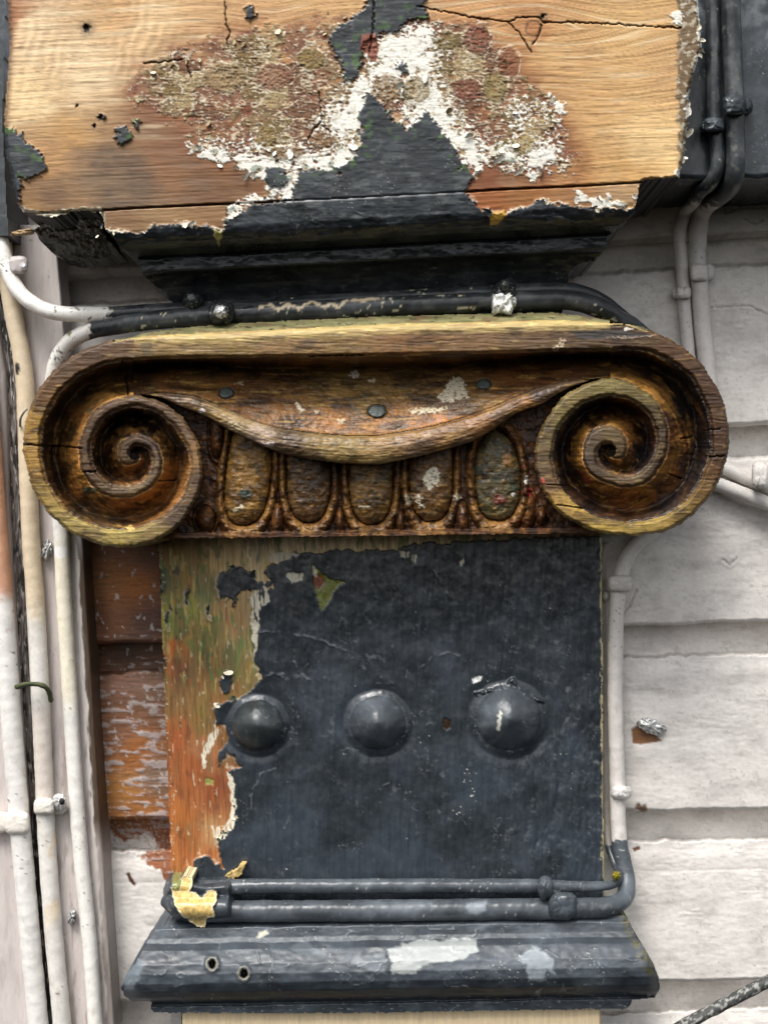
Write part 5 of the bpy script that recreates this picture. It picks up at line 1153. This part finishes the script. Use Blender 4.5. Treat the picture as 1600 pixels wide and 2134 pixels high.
k = lump('sleeve', 1172, 1889, .024, 30, 29, .014, bk, parent=pg, seed=67, rough=.07, flat=.6)
# G: upper, thinner one across the foot
ph = thing('conduit', 880, 1848, .01, 'upper of two black conduits crossing the foot of the shaft', 'pipe')
def foot2(X, Y, Lg, A):
    C, R = dark_paint(X, Y, 99, '#454b51', '#5d656b', '#2e3337'); n = N(X, Y, 40, 20, 3, 7)
    m = ss(-2, 2, 1762 - Y + 8 * n) * (X > 1240); C = lay(C, m, '#a7a29c'); return C, R - .04
tube('pipe', [(1262, 1130, -.022), (1256, 1160, -.024), (1258, 1300, -.026), (1261, 1600, -.026), (1263, 1700, -.024), (1267, 1760, -.018), (1280, 1800, -.008), (1291, 1822, .002), (1280, 1842, .010), (1240, 1848, .014), (1140, 1848, .015), (900, 1847, .015), (700, 1848, .015), (540, 1848, .015), (470, 1850, .014), (420, 1850, .012), (370, 1850, .004)], 15, foot2, parent=ph, seed=71, step=2.6, rtab=[(0, .5), (.42, .5), (.5, .8), (.55, 1.0), (1, 1.03)], lump=.06)
k = lump('knob', 1136, 1851, .028, 17, 26, .012, bk, parent=ph, seed=72, rough=.1)
lump('weld', 1150, 1872, .016, 20, 22, .010, bk, parent=k, seed=73, rough=.15)

# lumpy joint at the left where both end, flaked to old gilding
X, Y = grid(330, 494, 1812, 1936, 1.5)
dj = sdf(X + 2 * N(X, Y, 14, 14, 3, 1), Y + 2 * N(X, Y, 14, 14, 3, 2), [(346, 1836), (360, 1824), (420, 1838), (440, 1838), (466, 1834), (486, 1838), (488, 1916), (440, 1926), (400, 1928), (366, 1920), (346, 1896), (338, 1862)])
cs = lambda y0, r, z0, hh: z0 + hh * np.sqrt(np.clip(1 - ((Y - y0) / r) ** 2, 0, 1))
Z = np.maximum(np.maximum(cs(1850, 20, .012, .0125), cs(1896, 26, .020, .0135)), .017)
Z = np.maximum(Z, .030 * np.exp(-((X - 477) / 9) ** 2)) - .016 * ss(-14, 0, dj) ** 2 + .0009 * N(X, Y, 20, 20, 4, 3)
C, R = dark_paint(X, Y, 101, '#454b51', '#5d656b', '#2e3337', 0.0)
Z = blur(Z, 14) + .005
wxp = 3 * N(X, Y, 9, 9, 4, 5)
gold = sdf(X + wxp, Y + 3 * N(X, Y, 9, 9, 4, 6), [(356, 1850), (370, 1855), (376, 1832), (382, 1826), (402, 1828), (400, 1850), (394, 1858), (410, 1864), (420, 1872), (432, 1860), (444, 1855), (452, 1860), (450, 1880), (444, 1890), (447, 1912), (432, 1915), (426, 1934), (412, 1932), (395, 1920), (376, 1907), (363, 1885), (360, 1868)])
mg = ss(1, -1, gold); f1, f2 = worley(X / 7, Y / 9, 3)
gc = lin('#c9ad6c') * (1 + .5 * N(X, Y, 7, 9, 4, 8) + .3 * (f1 - .4))[..., None]; gc = lay(gc, ss(-6, -1, gold + 3 * N(X, Y, 7, 7, 3, 9)) * .8, '#efe3ba'); gc = lay(gc, ss(.2, .5, N(X, Y, 10, 10, 3, 10)) * .5, '#a97e3c')
C = C * (1 - mg[..., None]) + gc * mg[..., None]
C = lay(C, ss(1, -1, sdf(X, Y, [(362, 1816), (374, 1816), (378, 1840), (372, 1858), (360, 1856), (358, 1834)])), '#7f8250')
Z = np.where(gold < 2, np.maximum(Z, .032 - .00012 * np.abs(Y - 1885)) + .002, Z) + .0010 * np.exp(-(gold / 2) ** 2)
o, = relief(X, Y, Z, C, R, M_PAINT, ['conduit_joint'], None, (dj < 0) | (gold < 0), -.01)
tag(o, 'lumpy dark conduit joint with flaked golden patch at lower left of the shaft', 'joint')
X, Y = grid(462, 518, 1792, 1842, 1.4)
d = sdf(X + 3 * N(X, Y, 8, 8, 3, 1), Y + 3 * N(X, Y, 8, 8, 3, 2), [(468, 1828), (476, 1820), (494, 1812), (504, 1800), (514, 1799), (506, 1812), (504, 1824), (490, 1830), (484, 1836), (478, 1832)])
C = lin('#cdb072') * (1 + .4 * N(X, Y, 7, 7, 3, 4))[..., None]
o, = relief(X, Y, .006 + .004 * ss(1842, 1800, Y) + .001 * N(X, Y, 12, 12, 3, 3), C, X * 0 + .6, M_PAINT, ['paint_flake'], None, d < 0, .003)
tag(o, 'small curled golden paint flake right of the flaked conduit joint', 'paint flake')
def moss(X, Y, L_, A): return plain('#8f8420', .8, .6, 4)(X, Y, L_, A)
o = lump('lichen_tuft', 1284, 1826, .014, 7, 8, .005, moss, seed=81, rough=.6); tag(o, 'tiny bright yellow lichen tuft on the conduit bend at lower right', 'lichen')

# scraps of silver foil and nails
def foil(px, py, z, rx, ry, rot, sd_, label, name='foil_scrap', cat='foil', col='#cfd0cf'):
    o = lump(name, px, py, z, rx, ry, .005, plain(col, .2, .35, sd_, ('#6f7070', .3)), M_METAL, seed=sd_, rough=.55, n=24, rot=rot); return tag(o, label, cat)
foil(1358, 1514, -.026, 28, 15, .35, 91, 'crumpled silver foil scrap stuck on the right wall boards')
foil(97, 1146, .000, 9, 20, .25, 92, 'small silver nail scrap between two left pipes just below the left volute')
foil(150, 1912, .000, 7, 15, .15, 93, 'small silver nail scrap between two left pipes near the bottom')
# strip of dried weed caught on the pipe
o = tube('dried_weed', [(34, 1432, .016), (60, 1426, .026), (86, 1428, .030), (100, 1440, .024), (106, 1460, .010)], 5, plain('#4c5236', .8, .4, 3), lump=.4, seed=95); tag(o, 'dark green dried weed strip wrapped across the second left pipe', 'weed')
o = tube('dangling_thread', [(42, 888, .012), (43, 872, .020), (50, 858, .024), (56, 852, .022)], 2.5, plain('#8d8f84', .5, .3, 3), sides=10, lump=.3, seed=96); tag(o, 'short grey thread on the buff pipe left of the left volute', 'thread')
# speckled cable across the lower right corner
def speck(X, Y, Lg, A):
    C = np.ones(X.shape + (3,)) * lin('#3a3b3a'); C = lay(C, ss(.1, .25, N(Lg, A * 12, 12, 8, 4, 6)), '#8d8d88'); return C, X * 0 + .6
o = tube('cable', [(1330, 2196, .02), (1420, 2140, .02), (1500, 2098, .02), (1600, 2046, .02), (1700, 1990, .02), (1900, 1890, .02)], 12, speck, seed=97, lump=.1); tag(o, 'speckled dark cable crossing the lower right corner of the wall', 'cable')
